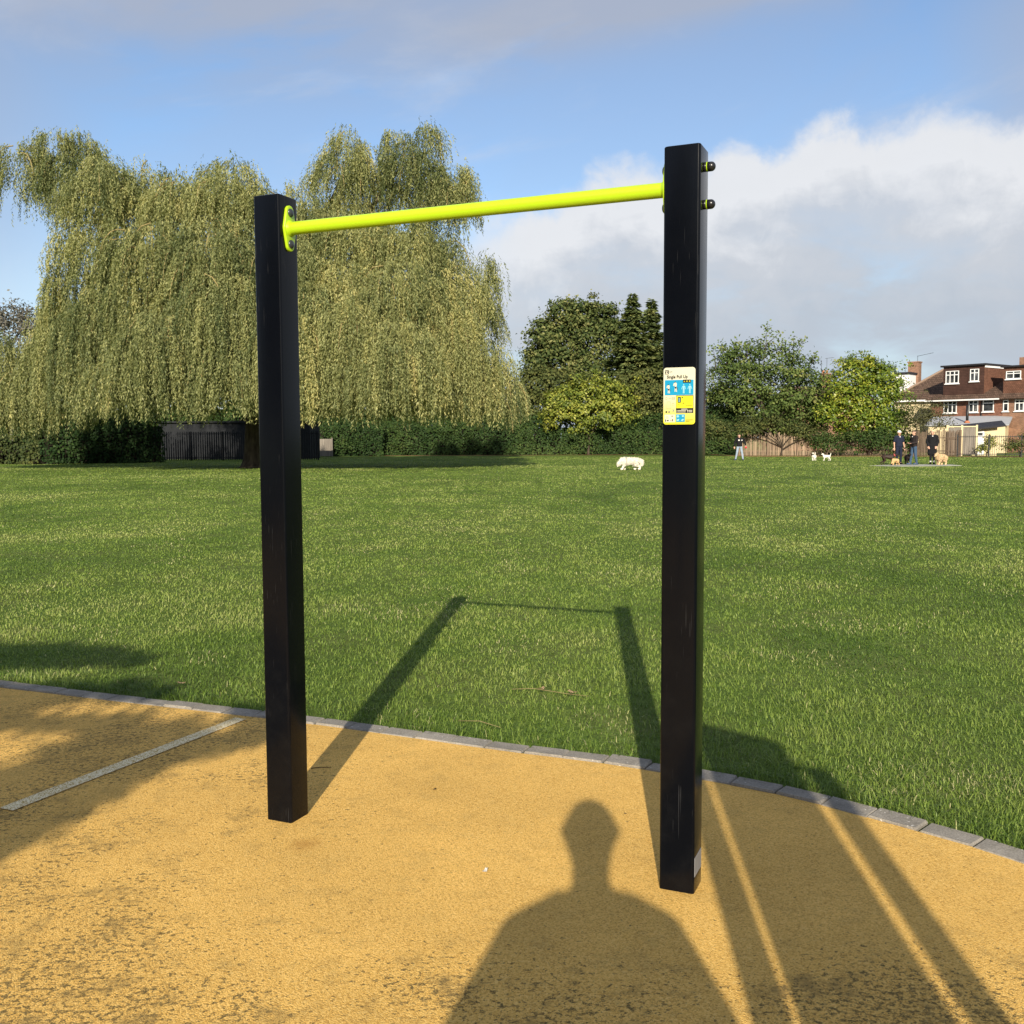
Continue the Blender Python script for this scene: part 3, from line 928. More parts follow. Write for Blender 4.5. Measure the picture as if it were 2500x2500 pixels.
sp('watch_icon', 538, 632, 968, 1120, M['ink'], 5, .0022)
wf = Art(7)
for v in (1000, 1022, 1044, 1066, 1085): wf.rect(560, 612, v, v + 11)
wf.done('watch_screen', M['palecyan'])
ar = Art(5); ar.poly([(650, 970), (690, 962), (682, 1000), (655, 995)]); ar.seg(690, 1150, 730, 1132, 9); ar.seg(700, 1118, 735, 1134, 9); ar.seg(655, 1155, 690, 1140, 6); ar.rect(770, 945, 1194, 1202); ar.seg(540, 1150, 568, 1180, 6); ar.seg(596, 1150, 568, 1180, 6); ar.done('scan_marks', M['ink'])
bl = Art(4); bl.rect(640, 808, 1288, 1306); bl.rect(540, 772, 1330, 1345); bl.rect(540, 766, 1368, 1381); bl.rect(850, 945, 1326, 1342); bl.rect(850, 945, 1364, 1380); bl.disc(822, 1334, 16); bl.disc(822, 1374, 12); bl.disc(518, 1338, 11); bl.disc(518, 1376, 11); bl.done('footer_lettering', M['signcream'])
sp('warning_panel', 165, 466, 1440, 1650, M['signcream'], 3)
wt = Art(5); wt.seg(238, 1470, 196, 1536, 8); wt.seg(238, 1470, 282, 1536, 8); wt.seg(196, 1536, 282, 1536, 8); wt.seg(238, 1492, 238, 1520, 8); wt.done('warning_triangle', M['orange'])
wi = Art(5); wi.disc(196, 1580, 12); wi.poly([(186, 1594), (214, 1594), (210, 1636), (196, 1636)]); wi.poly([(240, 1578), (262, 1592), (288, 1576), (288, 1606), (264, 1626), (240, 1606)]); wi.disc(400, 1572, 13); wi.poly([(386, 1588), (414, 1588), (408, 1624), (392, 1624)]); wi.disc(352, 1588, 9); wi.rect(344, 360, 1600, 1624); wi.rect(356, 425, 1472, 1479); wi.rect(370, 410, 1488, 1494); wi.done('warning_icons', M['ink'])
sp('care_panel', 496, 742, 1436, 1642, M['cyan'], 3)
cp_ = Art(5); cp_.disc(548, 1490, 33); cp_.disc(690, 1484, 30); cp_.poly([(512, 1580), (575, 1560), (590, 1585), (560, 1622), (515, 1615)]); cp_.poly([(635, 1590), (700, 1556), (720, 1585), (680, 1622), (640, 1612)]); cp_.done('care_icons', M['palecyan'])
ft = Art(3); ft.rect(762, 970, 1584, 1597); ft.rect(762, 875, 1624, 1634); ft.done('small_print', M['ink'])

# ================================================================== FOLIAGE BUILDERS
def shell(n, lobes, thick=.22, up=-.9):
    """random points near the surface of ellipsoid lobes; returns P, outward normal, lobe index"""
    wgt = np.array([(l[3] * l[4] + l[4] * l[5] + l[3] * l[5]) for l in lobes]); wgt /= wgt.sum()
    idx = rng.choice(len(lobes), n, p=wgt)
    A = np.array(lobes)[idx]
    d_ = unit(rng.normal(size=(n, 3)))
    flip = d_[:, 2] < up
    d_[flip, 2] *= -1
    r_ = 1 - np.abs(rng.normal(0, thick, n))
    r_ = np.clip(r_, .1, 1.0)
    P = A[:, :3] + d_ * A[:, 3:6] * r_[:, None]
    return P, d_, idx

def crown(name, lobes, parent, mat, origin, clumps, per, csize, L, W, tint0=.5, tsp=.25, thick=.22, droop=0.0, flat=.6, cut=None, tintfn=None, wild=0.0, up=-.6):
    """leaf clumps scattered through the outer volume of the lobes"""
    C, Nc, _ = shell(clumps, lobes, thick, up)
    if wild:
        m_ = rng.random(clumps) < .25
        C[m_] += Nc[m_] * np.abs(rng.normal(0, wild, m_.sum()))[:, None]
    cs = csize * rng.uniform(.6, 1.35, clumps)
    ct = np.clip(tint0 + rng.normal(0, tsp * .6, clumps), 0, 1)
    if tintfn is not None:
        ct = np.clip(ct + tintfn(C), 0, 1)
    i = np.repeat(np.arange(clumps), per)
    n = len(i)
    off = rng.normal(size=(n, 3)) * cs[i][:, None] * .5
    off[:, 2] *= flat
    P = C[i] + off
    outw = unit(Nc[i] + unit(off) * .7 + rng.normal(0, .5, (n, 3)) + np.array([0, 0, .35]))
    T = unit(rng.normal(size=(n, 3)) * .8 + Nc[i] * .5 + np.array([0, 0, -droop]))
    T = unit(T - outw * np.sum(T * outw, 1, keepdims=True) * .7)
    tint = np.clip(ct[i] + rng.normal(0, tsp * .55, n), 0, 1)
    ok = P[:, 2] > .03
    if cut is not None:
        ok &= cut(P)
    P, T, outw, tint = P[ok], T[ok], outw[ok], tint[ok]
    m_ = len(P)
    me = leaf_mesh(name, P - np.array(origin), T, outw, L * rng.uniform(.6, 1.3, m_), W * rng.uniform(.7, 1.25, m_), tint)
    return link(name, me, mat, parent)

def lobe_px(px, py, rx, ry, Y, dy=0.0, depth=.8):
    c_ = at(px, py, Y + dy)
    k_ = pxm(Y + dy)
    return (c_.x, c_.y, c_.z, rx * k_, max(rx, ry) * k_ * depth, ry * k_)

def limbs(name, base, tips, r0, mat, parent, origin, n=8, extra=None):
    b = MB(); o = Vector(origin)
    for (mid_, tip, ra, rb) in tips:
        p = []
        a_, m2, t2 = Vector(base), Vector(mid_), Vector(tip)
        for i in range(7):
            t = i / 6
            q = a_ * (1 - t) ** 2 + m2 * 2 * t * (1 - t) + t2 * t * t
            q += Vector((rng.normal(0, .04), rng.normal(0, .04), 0)) * (ra * 2 if 0 < i < 6 else 0)
            p.append(q - o)
        b.tube(p, [ra + (rb - ra) * (i / 6) for i in range(7)], n)
    return b.build(name, mat, parent, smooth=True)

# ================================================================== WEEPING WILLOW
WY = 53.0
wb = ground(479, 883)
wb = Vector((at(479, 883, WY).x, WY, 0))
willow = thing('willow_tree', 'huge weeping willow with yellow-green hanging tresses behind the left black post', 'tree', wb)
wl = []     # px, py, rx, ry, dy, weight
UP = [(36, 335, 40, 62, -1, .55), (135, 342, 64, 66, 0, 1), (190, 385, 76, 84, -1.5, 1), (275, 400, 75, 78, -1, 1), (350, 400, 70, 75, -2, 1), (430, 395, 75, 82, -2, 1), (500, 425, 60, 70, -2, 1), (575, 440, 60, 75, -1.5, 1),
      (646, 335, 50, 62, 0, 1), (700, 362, 50, 60, .5, .9), (775, 325, 46, 62, 0, .9), (808, 375, 56, 72, .5, 1), (850, 385, 38, 66, .5, .8), (650, 420, 60, 60, 0, .8),
      (655, 480, 75, 75, -2, 1), (755, 485, 85, 80, -1.5, 1), (835, 500, 40, 70, 0, .9),
      (175, 480, 60, 75, -2, 1), (290, 505, 95, 90, -3.5, 1.1), (410, 505, 95, 95, -4, 1.1), (525, 520, 85, 85, -3.5, 1), (640, 560, 80, 75, -3.5, 1), (740, 560, 85, 80, -3.5, 1), (845, 570, 68, 80, -1.5, 1), (880, 600, 50, 85, 0, 1)]
LOW = [(15, 690, 70, 65, -1, 1.4), (-20, 740, 70, 60, -1.5, 1), (45, 735, 46, 50, -2, 1), (112, 672, 46, 62, -2.5, .9), (190, 622, 76, 80, -4.2, 1), (300, 662, 90, 75, -6.4, 1.1), (415, 596, 86, 88, -5.6, 1.1), (430, 700, 70, 50, -6.8, .8), (540, 655, 80, 72, -6.2, 1.1), (640, 622, 76, 80, -5.4, 1.1), (745, 675, 88, 70, -5.9, 1.1), (835, 640, 70, 80, -3.4, 1.1), (905, 698, 50, 55, -2.5, .9), (950, 735, 38, 42, -1.5, .8), (955, 765, 22, 34, -2, .6), (250, 715, 90, 46, -6.2, .7), (690, 715, 90, 42, -6.2, .7), (850, 725, 60, 45, -3.6, .7),
       (245, 565, 66, 66, -4.6, .8), (150, 548, 52, 62, -2.2, .8), (125, 590, 36, 50, -1.5, .6), (360, 560, 64, 64, -5, .8), (480, 566, 66, 66, -5.2, .8), (590, 592, 60, 60, -5, .7), (700, 606, 66, 60, -4.8, .8), (800, 600, 60, 62, -3, .8), (330, 610, 50, 40, -6, .6), (560, 700, 50, 40, -6.6, .6)]
BACK = [(150, 640, 90, 80, 4, .5), (350, 620, 130, 120, 4, .6), (560, 620, 120, 110, 4, .6), (760, 620, 110, 100, 4, .6), (890, 690, 80, 60, 4, .5)]
TIPS = [(100, 268, 30, 30, -.5, .9), (150, 272, 30, 28, 0, .8), (185, 300, 26, 30, 0, .7), (232, 330, 26, 30, -.5, .6), (272, 318, 14, 26, -1, .7), (305, 338, 22, 22, -1, .6), (405, 325, 22, 22, -1, .6), (440, 320, 24, 26, -1.5, .8), (478, 335, 20, 26, -1.5, .7), (545, 355, 26, 20, -1, .7), (52, 285, 16, 34, -.5, .6),
        (632, 285, 18, 30, 0, .7), (655, 266, 20, 30, 0, .9), (690, 290, 20, 26, .3, .7), (742, 268, 18, 24, .3, .8), (770, 262, 18, 20, 0, .8), (800, 252, 24, 24, 0, .9), (817, 262, 9, 30, 0, .9), (868, 335, 20, 28, .3, .8), (883, 352, 10, 30, .3, .7), (915, 520, 18, 40, 0, .8), (928, 545, 9, 50, 0, .7), (945, 680, 22, 30, -1, .7)]
UP = TIPS + UP
allw = UP + LOW + BACK
def bottom_py(px):
    return np.interp(px, [-60, 40, 80, 130, 180, 250, 330, 410, 455, 480, 520, 600, 680, 760, 850, 930, 985], [815, 818, 822, 818, 800, 794, 790, 796, 780, 780, 800, 800, 790, 794, 800, 806, 800])
def make_willow():
    P_, T_, N_, tint_ = [], [], [], []
    twig_paths = []
    Wt = np.array([a[2] * a[3] * a[5] for a in allw]); Wt = Wt / Wt.sum()
    n_tress = 5000
    lobe_t = rng.normal(0, .10, len(allw))
    li = rng.choice(len(allw), n_tress, p=Wt)
    for q in range(n_tress):
        px, py, rx, ry, dy, _ = allw[li[q]]
        lx, ly, lz, ax, ay, azr = lobe_px(px, py, rx, ry, WY, dy, .75)
        low = li[q] >= len(UP)
        d_ = rng.normal(size=3); d_ /= np.linalg.norm(d_)
        if d_[2] < -.15: d_[2] = -d_[2] * .6
        if d_[1] > .35 and rng.random() < .6: d_[1] = -d_[1]
        rad = 1 - abs(rng.normal(0, .16))
        c0 = np.array([lx, ly, lz]) + d_ * np.array([ax, ay, azr]) * rad
        hz = np.array([d_[0], d_[1], 0.0]) + rng.normal(0, .3, 3) * np.array([1, 1, 0])
        hz /= np.linalg.norm(hz) + 1e-6
        tt = np.clip(.46 + lobe_t[li[q]] + rng.normal(0, .20) + .10 * (vnoise(np.array([c0[0] * .3]), np.array([c0[2] * .3]), 5)[0] - .5), 0, 1)
        ns = rng.integers(8, 14)
        k_ = pxm(ly)
        # how low may this tress hang
        pxc = (c0[0] / c0[1] * 2450 + 1250) / KP
        zb = at(pxc, float(bottom_py(pxc)) + rng.normal(0, 7), c0[1]).z
        Lmax = rng.uniform(.8, 2.5) if not low else max(1.2, min(5.2, (c0[2] - zb) * rng.uniform(.72, 1.12)))
        spread = rng.uniform(.05, .18) if low else rng.uniform(.08, .28)
        ro = rng.uniform(.25, .8) if low else (rng.uniform(.12, .5) if li[q] < len(TIPS) else rng.uniform(.3, 1.15))
        if rng.random() < .09:
            twig_paths.append((c0, hz * 1.0, ro, min(Lmax, 1.6)))
        for s_ in range(ns):
            L = Lmax * rng.uniform(.55, 1.0)
            st_ = c0 + rng.normal(0, spread, 3) * np.array([1, 1, .8])
            L = min(L, st_[2] - zb + rng.normal(0, .12))
            if L < .35: continue
            m_ = max(4, int(L / .074))
            s = (np.arange(m_) + rng.random(m_)) / m_ * L
            out = ro * (1 - np.exp(-s / .55)) + .04 * s * rng.normal(0, 1)
            rise = .28 * ro * np.exp(-((s - .25) / .3) ** 2)
            sway = .05 * np.sin(s * rng.uniform(1.5, 3.5) + rng.uniform(0, 6))
            perp = np.array([-hz[1], hz[0], 0])
            pos = st_[None] + hz[None] * out[:, None] + perp[None] * sway[:, None]
            pos[:, 2] += rise - s
            aa = rng.uniform(0, 2 * np.pi, m_)
            rd = np.stack([np.cos(aa), np.sin(aa), np.zeros(m_)], 1)
            T = rd * rng.uniform(.25, .95, m_)[:, None]; T[:, 2] -= rng.uniform(.45, 1.0, m_)
            early = np.exp(-s / .3)
            T += hz[None] * early[:, None] * .8
            N = np.cross(T, np.stack([-rd[:, 1], rd[:, 0], np.zeros(m_)], 1)) + rng.normal(0, .45, (m_, 3))
            P_.append(pos); T_.append(T); N_.append(N)
            tint_.append(np.clip(tt + rng.normal(0, .13, m_), 0, 1))
    P = np.concatenate(P_); T = np.concatenate(T_); N = unit(np.concatenate(N_)); t = np.concatenate(tint_)
    n = len(P)
    print('willow leaves', n)
    me = leaf_mesh('crown', P - np.array(wb), T, N, (.172 * rng.uniform(.6, 1.25, n)), .047 * rng.uniform(.7, 1.3, n), t, .4)
    link('crown', me, M['willow'], willow)
    tw = MB()
    for c0, hz, ro, L in twig_paths:
        p = []
        for j in range(7):
            s = L * j / 6
            o_ = c0 + hz * (ro * (1 - math.exp(-s / .55)) - .6 * max(0, .5 - s)) + np.array([0, 0, .3 * ro * math.exp(-((s - .25) / .3) ** 2) - s])
            p.append(Vector(o_) - wb)
        tw.tube(p, [.034, .031, .027, .022, .017, .012, .006], 4, caps=False)
    tag(tw.build('hanging_twigs', M['twigbark'], willow, smooth=True), kind='stuff')
    tr = MB()
    prof = [(0, .80, 0, 0), (.12, .66, 0, 0), (.45, .56, .02, 0), (1.1, .52, .05, 0), (2.0, .52, .1, .05), (3.0, .56, .15, .1), (3.8, .50, .2, .1)]
    tr.tube([(p[2], p[3], p[0]) for p in prof], [p[1] for p in prof], 18)
    tr_o = tr.build('trunk', M['bark'], willow, smooth=True)
    br_ = MB()
    forks = [(135, 330, 0), (275, 380, -1), (430, 380, -1.5), (575, 430, -1), (650, 320, 0), (772, 300, 0), (850, 390, 1), (850, 560, -1), (300, 600, -4), (150, 600, -2), (640, 600, -4), (760, 620, -3.5), (420, 590, -4.5), (930, 700, -1)]
    for (px, py, dy) in forks:
        e_ = at(px, py, WY + dy) - wb
        a_ = Vector((.2, .1, 3.2))
        m_ = a_.lerp(e_, .45) + Vector((0, 0, 1.6))
        p = []
        for i in range(9):
            t = i / 8
            p.append(a_ * (1 - t) ** 2 + m_ * 2 * t * (1 - t) + e_ * t * t + (Vector(rng.normal(0, .12, 3)) if 0 < i < 8 else Vector((0, 0, 0))))
        br_.tube(p, [.30 * (1 - i / 8) ** .8 + .03 for i in range(9)], 8)
    br_.build('limbs', M['bark'], willow, smooth=True)
make_willow()

# ================================================================== TREES AND HEDGES BEHIND
def tree(name, label, cat, base_px, Y, lobes, mat, clumps, per, csize, L, W, trunk_r=.25, barkm='bark', group=None, limb_to=None, **kw):
    b = Vector((at(base_px, 850, Y).x, Y, 0))
    root = thing(name, label, cat, b, 0, group)
    lb = [lobe_px(*l[:4], Y, l[4] if len(l) > 4 else 0.0) for l in lobes]
    crown('crown', lb, root, M[mat], b, clumps, per, csize, L, W, **kw)
    top_z = max(l[2] for l in lb)
    tr = MB()
    h = top_z * .55
    tr.tube([(0, 0, -.05), (0, 0, .3), (.05, 0, h * .5), (.1, .05, h)], [trunk_r * 1.5, trunk_r * 1.05, trunk_r * .8, trunk_r * .45], 10)
    for l in lb:
        e_ = Vector(l[:3]) - b
        a_ = Vector((.05, 0, min(h * .55, max(.4, e_.z * .4))))
        p = []
        m_ = a_.lerp(e_, .5) + Vector((0, 0, .2 * (e_ - a_).length))
        for i in range(6):
            t = i / 5
            p.append(a_ * (1 - t) ** 2 + m_ * 2 * t * (1 - t) + e_ * t * t)
        tr.tube(p, [trunk_r * .5 * (1 - i / 5) + .02 for i in range(6)], 6)
    tr.build('trunk', M[barkm], root, smooth=True)
    return root

tree('broadleaf_tree', 'tall dark broadleaf tree left of the pointed conifer, behind the hedge', 'tree', 1090, 96,
     [(1062, 592, 30, 28), (1105, 598, 32, 28), (1140, 606, 26, 28), (1035, 632, 30, 30), (1020, 668, 28, 34), (1070, 640, 38, 36), (1115, 645, 38, 36), (1148, 640, 22, 36), (1010, 695, 22, 28), (1055, 690, 40, 36), (1110, 700, 46, 36)],
     'oak', 520, 44, .85, .33, .21, .35, thick=.24, tsp=.34, wild=.5)
def conifer(px0, top_py, base_py, half, Y, label, root=None, n_whorl=46):
    b = Vector((at(px0, 850, Y).x, Y, 0))
    if root is None:
        root = thing('conifer_tree', label, 'tree', b)
    P_, T_, N_, t_ = [], [], [], []
    zt = at(px0, top_py, Y).z; zb = at(px0, base_py, Y).z
    Hm = zt - zb; Rm = half * pxm(Y)
    for i in range(n_whorl):
        f = max(.012, (i + rng.uniform(-.9, .9)) / n_whorl)
        z = zt - Hm * f
        rmax = Rm * (f ** .8) * rng.uniform(.75, 1.1) + .12
        nb = int(8 + 16 * f)
        for j in range(nb):
            a_ = rng.uniform(0, 2 * np.pi)
            rr = rmax * rng.uniform(.6, 1.12)
            m_ = int(14 + rr * 34)
            s = np.sort(rng.random(m_)) ** .8
            d_ = np.array([math.cos(a_), math.sin(a_), 0])
            zj = z + rng.normal(0, .22)
            p = np.array([b.x, b.y, zj]) + d_ * (s * rr)[:, None]
            p[:, 2] += -.32 * rr * s + .16 * rr * s ** 2.5 + rng.normal(0, .05, m_)
            pr = np.array([-d_[1], d_[0], 0])
            side = rng.choice([-1, 1], m_)
            p += pr * (side * rng.uniform(0, .32, m_) * (1.1 - s) * rr * .5)[:, None]
            T = d_ * .7 + pr * (side * rng.uniform(.2, .9, m_))[:, None] + np.array([0, 0, -.15])
            N = np.array([0, 0, 1.0]) + d_ * .5 + rng.normal(0, .4, (m_, 3))
            P_.append(p); T_.append(T + rng.normal(0, .15, (m_, 3))); N_.append(N)
            t_.append(np.clip(.35 + rng.normal(0, .2) + .25 * s + rng.normal(0, .1, m_), 0, 1))
    P = np.concatenate(P_); n = len(P)
    me = leaf_mesh('crown', P - np.array(b), np.concatenate(T_), unit(np.concatenate(N_)), .46 * rng.uniform(.6, 1.3, n), .17 * rng.uniform(.7, 1.3, n), np.concatenate(t_))
    link('crown', me, M['conifer'], root)
    tr = MB(); tr.tube([(0, 0, -.05), (0, 0, zt * .5), (0, 0, zt - .1)], [.32, .2, .02], 8)
    tr.build('trunk', M['bark'], root, smooth=True)
    return root
conifer(1192, 562, 800, 78, 92.6, 'dark conifer with the tallest point, beside the broadleaf tree')
conifer(1228, 571, 800, 66, 94.5, 'second darker conifer behind the right post, half hidden by the pointed one', n_whorl=40)
tree('mixed_shrub', 'tall olive green shrub mass beside the willow, under the broadleaf tree', 'shrub', 1020, 91.5,
     [(1010, 735, 40, 45), (1045, 730, 45, 35), (1000, 780, 35, 45), (1090, 735, 40, 30)], 'shrub', 170, 60, .8, .26, .17, .12, thick=.22, tint0=.5)
tree('mixed_shrub', 'olive shrub rising between the yellow bush and the right black post', 'shrub', 1215, 91,
     [(1195, 730, 35, 35), (1230, 740, 40, 45), (1250, 790, 40, 40), (1200, 790, 40, 40)], 'shrub', 180, 60, .8, .26, .17, .12, thick=.22, tint0=.55)
tree('yellow_bush', 'bright yellow-green bush above the dark hedge, left of the right black post', 'bush', 1110, 88.6,
     [(1060, 765, 34, 34), (1095, 752, 46, 34), (1150, 748, 45, 32), (1070, 785, 40, 30), (1130, 790, 50, 28), (1165, 775, 28, 28)], 'yellowleaf', 330, 45, .6, .24, .16, .1, thick=.25, tint0=.5, tsp=.4, wild=.5)

def hedge(label, p0, p1, height, depth_, mat='hedge', per_m2=150, Lf=.19, Wf=.14, name='hedge', lump=.35, tint0=.4):
    """clipped-ish hedge between two ground points (front face line)"""
    a_, b_ = Vector(p0), Vector(p1)
    d_ = (b_ - a_); L = d_.length; u = d_.normalized(); nrm = Vector((u.y, -u.x, 0))   # towards viewer
    if nrm.y > 0: nrm = -nrm
    root = thing(name, label, 'hedge', (a_ + b_) / 2)
    n = int(per_m2 * L * (height + depth_ * .6))
    s = rng.random(n) * L
    ontop = rng.random(n) < depth_ * .6 / (height + depth_ * .6)
    z = np.where(ontop, height, rng.random(n) * height)
    q = np.where(ontop, -rng.random(n) * depth_, 0)
    bumpy = (vnoise(s * .55, z * .8, 21) - .5) * lump * 2 + (vnoise(s * 2.2, z * 2.2, 22) - .5) * lump
    hvar = (vnoise(s * .35, s * 0, 23) - .5) * lump * 1.6
    q = q + bumpy - np.abs(rng.normal(0, .12, n))
    z = np.maximum(.05, z + np.where(ontop, bumpy * .7 + hvar, hvar * z / height) + rng.normal(0, .06, n))
    un, nn = np.array(u), np.array(nrm)
    P = np.array(a_) + un * s[:, None] + nn * q[:, None]; P[:, 2] = z
    out = np.where(ontop[:, None], np.array([0, 0, 1.0]), nn) + rng.normal(0, .55, (n, 3)) + np.array([0, 0, .3])
    T = rng.normal(size=(n, 3)); T[:, 2] -= .3
    out = unit(out); T = unit(T - out * np.sum(T * out, 1, keepdims=True) * .8)
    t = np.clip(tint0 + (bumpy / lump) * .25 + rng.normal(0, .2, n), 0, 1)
    me = leaf_mesh('foliage', P - np.array((a_ + b_) / 2), T, out, Lf * rng.uniform(.6, 1.3, n), Wf * rng.uniform(.7, 1.25, n), t)
    link('foliage', me, M[mat], root)
    # solid boxes added to stop light leaks, coloured dark as inner shade
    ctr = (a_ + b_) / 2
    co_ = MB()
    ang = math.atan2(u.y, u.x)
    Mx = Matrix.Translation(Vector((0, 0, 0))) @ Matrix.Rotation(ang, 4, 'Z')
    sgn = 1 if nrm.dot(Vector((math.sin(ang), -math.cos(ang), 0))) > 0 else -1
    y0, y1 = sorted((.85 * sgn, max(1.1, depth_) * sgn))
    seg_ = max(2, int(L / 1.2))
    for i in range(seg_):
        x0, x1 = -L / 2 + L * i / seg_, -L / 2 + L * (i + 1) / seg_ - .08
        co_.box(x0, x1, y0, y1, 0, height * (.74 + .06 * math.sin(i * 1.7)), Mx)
    co_.build('dark_core', M['coredark'], root)
    return root
def gp(px, Y): return Vector((at(px, 850, Y).x, Y, 0))
hedge('long dark green hedge under the yellow bush, from the willow to the right post', gp(720, 89.5), gp(1405, 88.2), 3.3, 2.2, lump=.45)
hedge('tall dark screen of evergreens behind the willow and the shed', gp(-60, 92), gp(1010, 95), 6.2, 2.5, lump=.8, per_m2=70, Lf=.3, Wf=.2, tint0=.3)
hedge('dark ivy-covered hedge end under the willow, right of the left black post', gp(606, 86), gp(722, 87.5), 3.2, 1.6, lump=.5, tint0=.3)
hedge('taller dark hedge directly right of the right black post', gp(1322, 87.4), gp(1402, 86.6), 5.0, 2.0, lump=.5, tint0=.45)
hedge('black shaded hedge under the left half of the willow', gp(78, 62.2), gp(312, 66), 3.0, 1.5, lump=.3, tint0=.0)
hedge('shaded garden bush line at the far left edge beyond the lawn', gp(-90, 63), gp(74, 62.5), 1.9, 1.4, mat='shrub', lump=.5, tint0=.25)

tree('grey_tree', 'thin grey-leaved tree behind the willow at the far left edge', 'tree', 22, 78,
     [(5, 600, 40, 35), (45, 605, 28, 36), (20, 650, 45, 45), (-30, 640, 50, 60), (60, 640, 22, 50)], 'greyleaf', 120, 40, .8, .24, .14, .14, barkm='palebark', thick=.4, wild=.6)
tree('loose_tree', 'ragged loose-branched tree with a tall sprig, right of the right black post', 'tree', 1450, 86,
     [(1400, 690, 45, 40), (1455, 690, 50, 40), (1505, 700, 40, 38), (1430, 740, 70, 55), (1500, 760, 55, 60), (1375, 750, 40, 60), (1450, 800, 70, 40), (1530, 740, 24, 30), (1375, 690, 25, 30), (1552, 775, 26, 48), (1545, 735, 22, 30)],
     'loose', 440, 36, .72, .27, .16, .16, thick=.34, tsp=.34, wild=.7, tint0=.48)
tree('backing_shrub', 'dense green shrubbery filling behind the loose tree above the paling fence', 'shrub', 1440, 89.5,
     [(1365, 775, 40, 50), (1430, 780, 50, 50), (1495, 785, 45, 45), (1545, 795, 35, 42), (1400, 815, 50, 30), (1480, 820, 50, 28)], 'shrub', 330, 50, .8, .26, .17, .12, thick=.25, tint0=.42)
# tall sprig and shoots of the loose tree
def sprigs():
    root = bpy.data.objects['loose_tree']
    b = Vector(root.location)
    tw = MB(); P_, T_, N_, t_ = [], [], [], []
    for (x0, y0, x1, y1, nl) in ((1440, 690, 1448, 613, 60), (1445, 650, 1470, 628, 26), (1443, 655, 1432, 640, 26), (1500, 670, 1515, 640, 40), (1495, 660, 1497, 636, 24), (1465, 680, 1478, 640, 30), (1395, 680, 1386, 642, 40), (1408, 680, 1412, 645, 36), (1372, 690, 1362, 650, 36), (1525, 700, 1538, 668, 30), (1350, 700, 1345, 652, 40)):
        a_, e_ = at(x0, y0, 85.5) - b, at(x1, y1, 85.3) - b
        tw.tube([a_, a_.lerp(e_, .5) + Vector((.05, 0, 0)), e_], [.035, .025, .01], 5)
        s = 1 - np.abs(rng.normal(0, .28, nl)); s = np.clip(s, .1, 1.02)
        p = np.array(a_) + (np.array(e_) - np.array(a_)) * s[:, None] + rng.normal(0, .24, (nl, 3)) * np.array([1, 1, .7])
        P_.append(p); T_.append(rng.normal(size=(nl, 3))); N_.append(rng.normal(size=(nl, 3)) + np.array([0, -.8, .6])); t_.append(rng.uniform(.3, 1, nl))
    P = np.concatenate(P_); n = len(P)
    me = leaf_mesh('sprig_leaves', P, np.concatenate(T_), unit(np.concatenate(N_)), .27 * rng.uniform(.6, 1.3, n), .17 * rng.uniform(.7, 1.2, n), np.concatenate(t_))
    link('sprig_leaves', me, M['loose'], root)
    tw.build('shoots', M['bark'], root)
sprigs()
def lit_side_tint(C):
    # painted light: sunlit yellow on the left, shade-dark on the right and low down
    x = C[:, 0]
    x0, x1 = at(1570, 760, 81).x, at(1700, 760, 81).x
    f = (x - x0) / (x1 - x0)
    return .22 - .5 * np.clip(f - .35, 0, 1) - .28 * np.clip((3.2 - C[:, 2]) / 2.5, 0, 1)
tree('evergreen_bush', 'large bright yellow-green evergreen bush left of the brick houses', 'bush', 1640, 81,
     [(1602, 712, 26, 36), (1640, 712, 26, 38), (1670, 722, 24, 36), (1600, 765, 42, 45), (1645, 765, 45, 48), (1682, 765, 24, 45), (1570, 795, 30, 32), (1640, 812, 60, 35), (1690, 805, 22, 32)],
     'laurel', 480, 44, .62, .23, .14, .2, thick=.22, tsp=.3, wild=.35, tint0=.5, tintfn=lit_side_tint)
tree('dark_shrub', 'low dark shrub in front of the paling fence, under the yellow-green bush', 'shrub', 1640, 78.8,
     [(1560, 838, 32, 20), (1610, 836, 36, 22), (1660, 834, 36, 24), (1700, 838, 22, 20)], 'hedge', 170, 40, .5, .18, .11, .06, thick=.3, tint0=.55)
tree('twiggy_shrub', 'half-bare brownish shrub in front of the hipped-roof house', 'shrub', 1735, 79,
     [(1722, 790, 24, 45), (1755, 785, 26, 35), (1735, 815, 34, 28), (1778, 800, 18, 22)], 'twigleaf', 120, 26, .6, .15, .08, .07, thick=.5, wild=.5, tint0=.45)
tree('ivy_bush', 'small variegated bush against the cream outbuilding by the white door', 'bush', 1862, 73.6,
     [(1866, 838, 12, 16), (1850, 848, 10, 10)], 'yellowleaf', 34, 30, .3, .12, .08, .03, thick=.4, tint0=.6)
tree('garden_bush', 'blurry brown-green garden bush at the far right edge by the railings', 'bush', 1925, 71.5,
     [(1912, 842, 18, 16), (1945, 838, 26, 22)], 'shrub', 60, 30, .4, .14, .09, .05, thick=.35)
# foliage hanging over the paling fence
tree('overhanging_shrub', 'green shrub spilling over the top of the pale paling fence', 'shrub', 1475, 79.7,
     [(1410, 805, 28, 18), (1455, 800, 24, 16), (1505, 815, 26, 18), (1540, 828, 28, 24), (1350, 815, 35, 20)], 'shrub', 150, 40, .5, .18, .12, .06, thick=.3, tint0=.45)

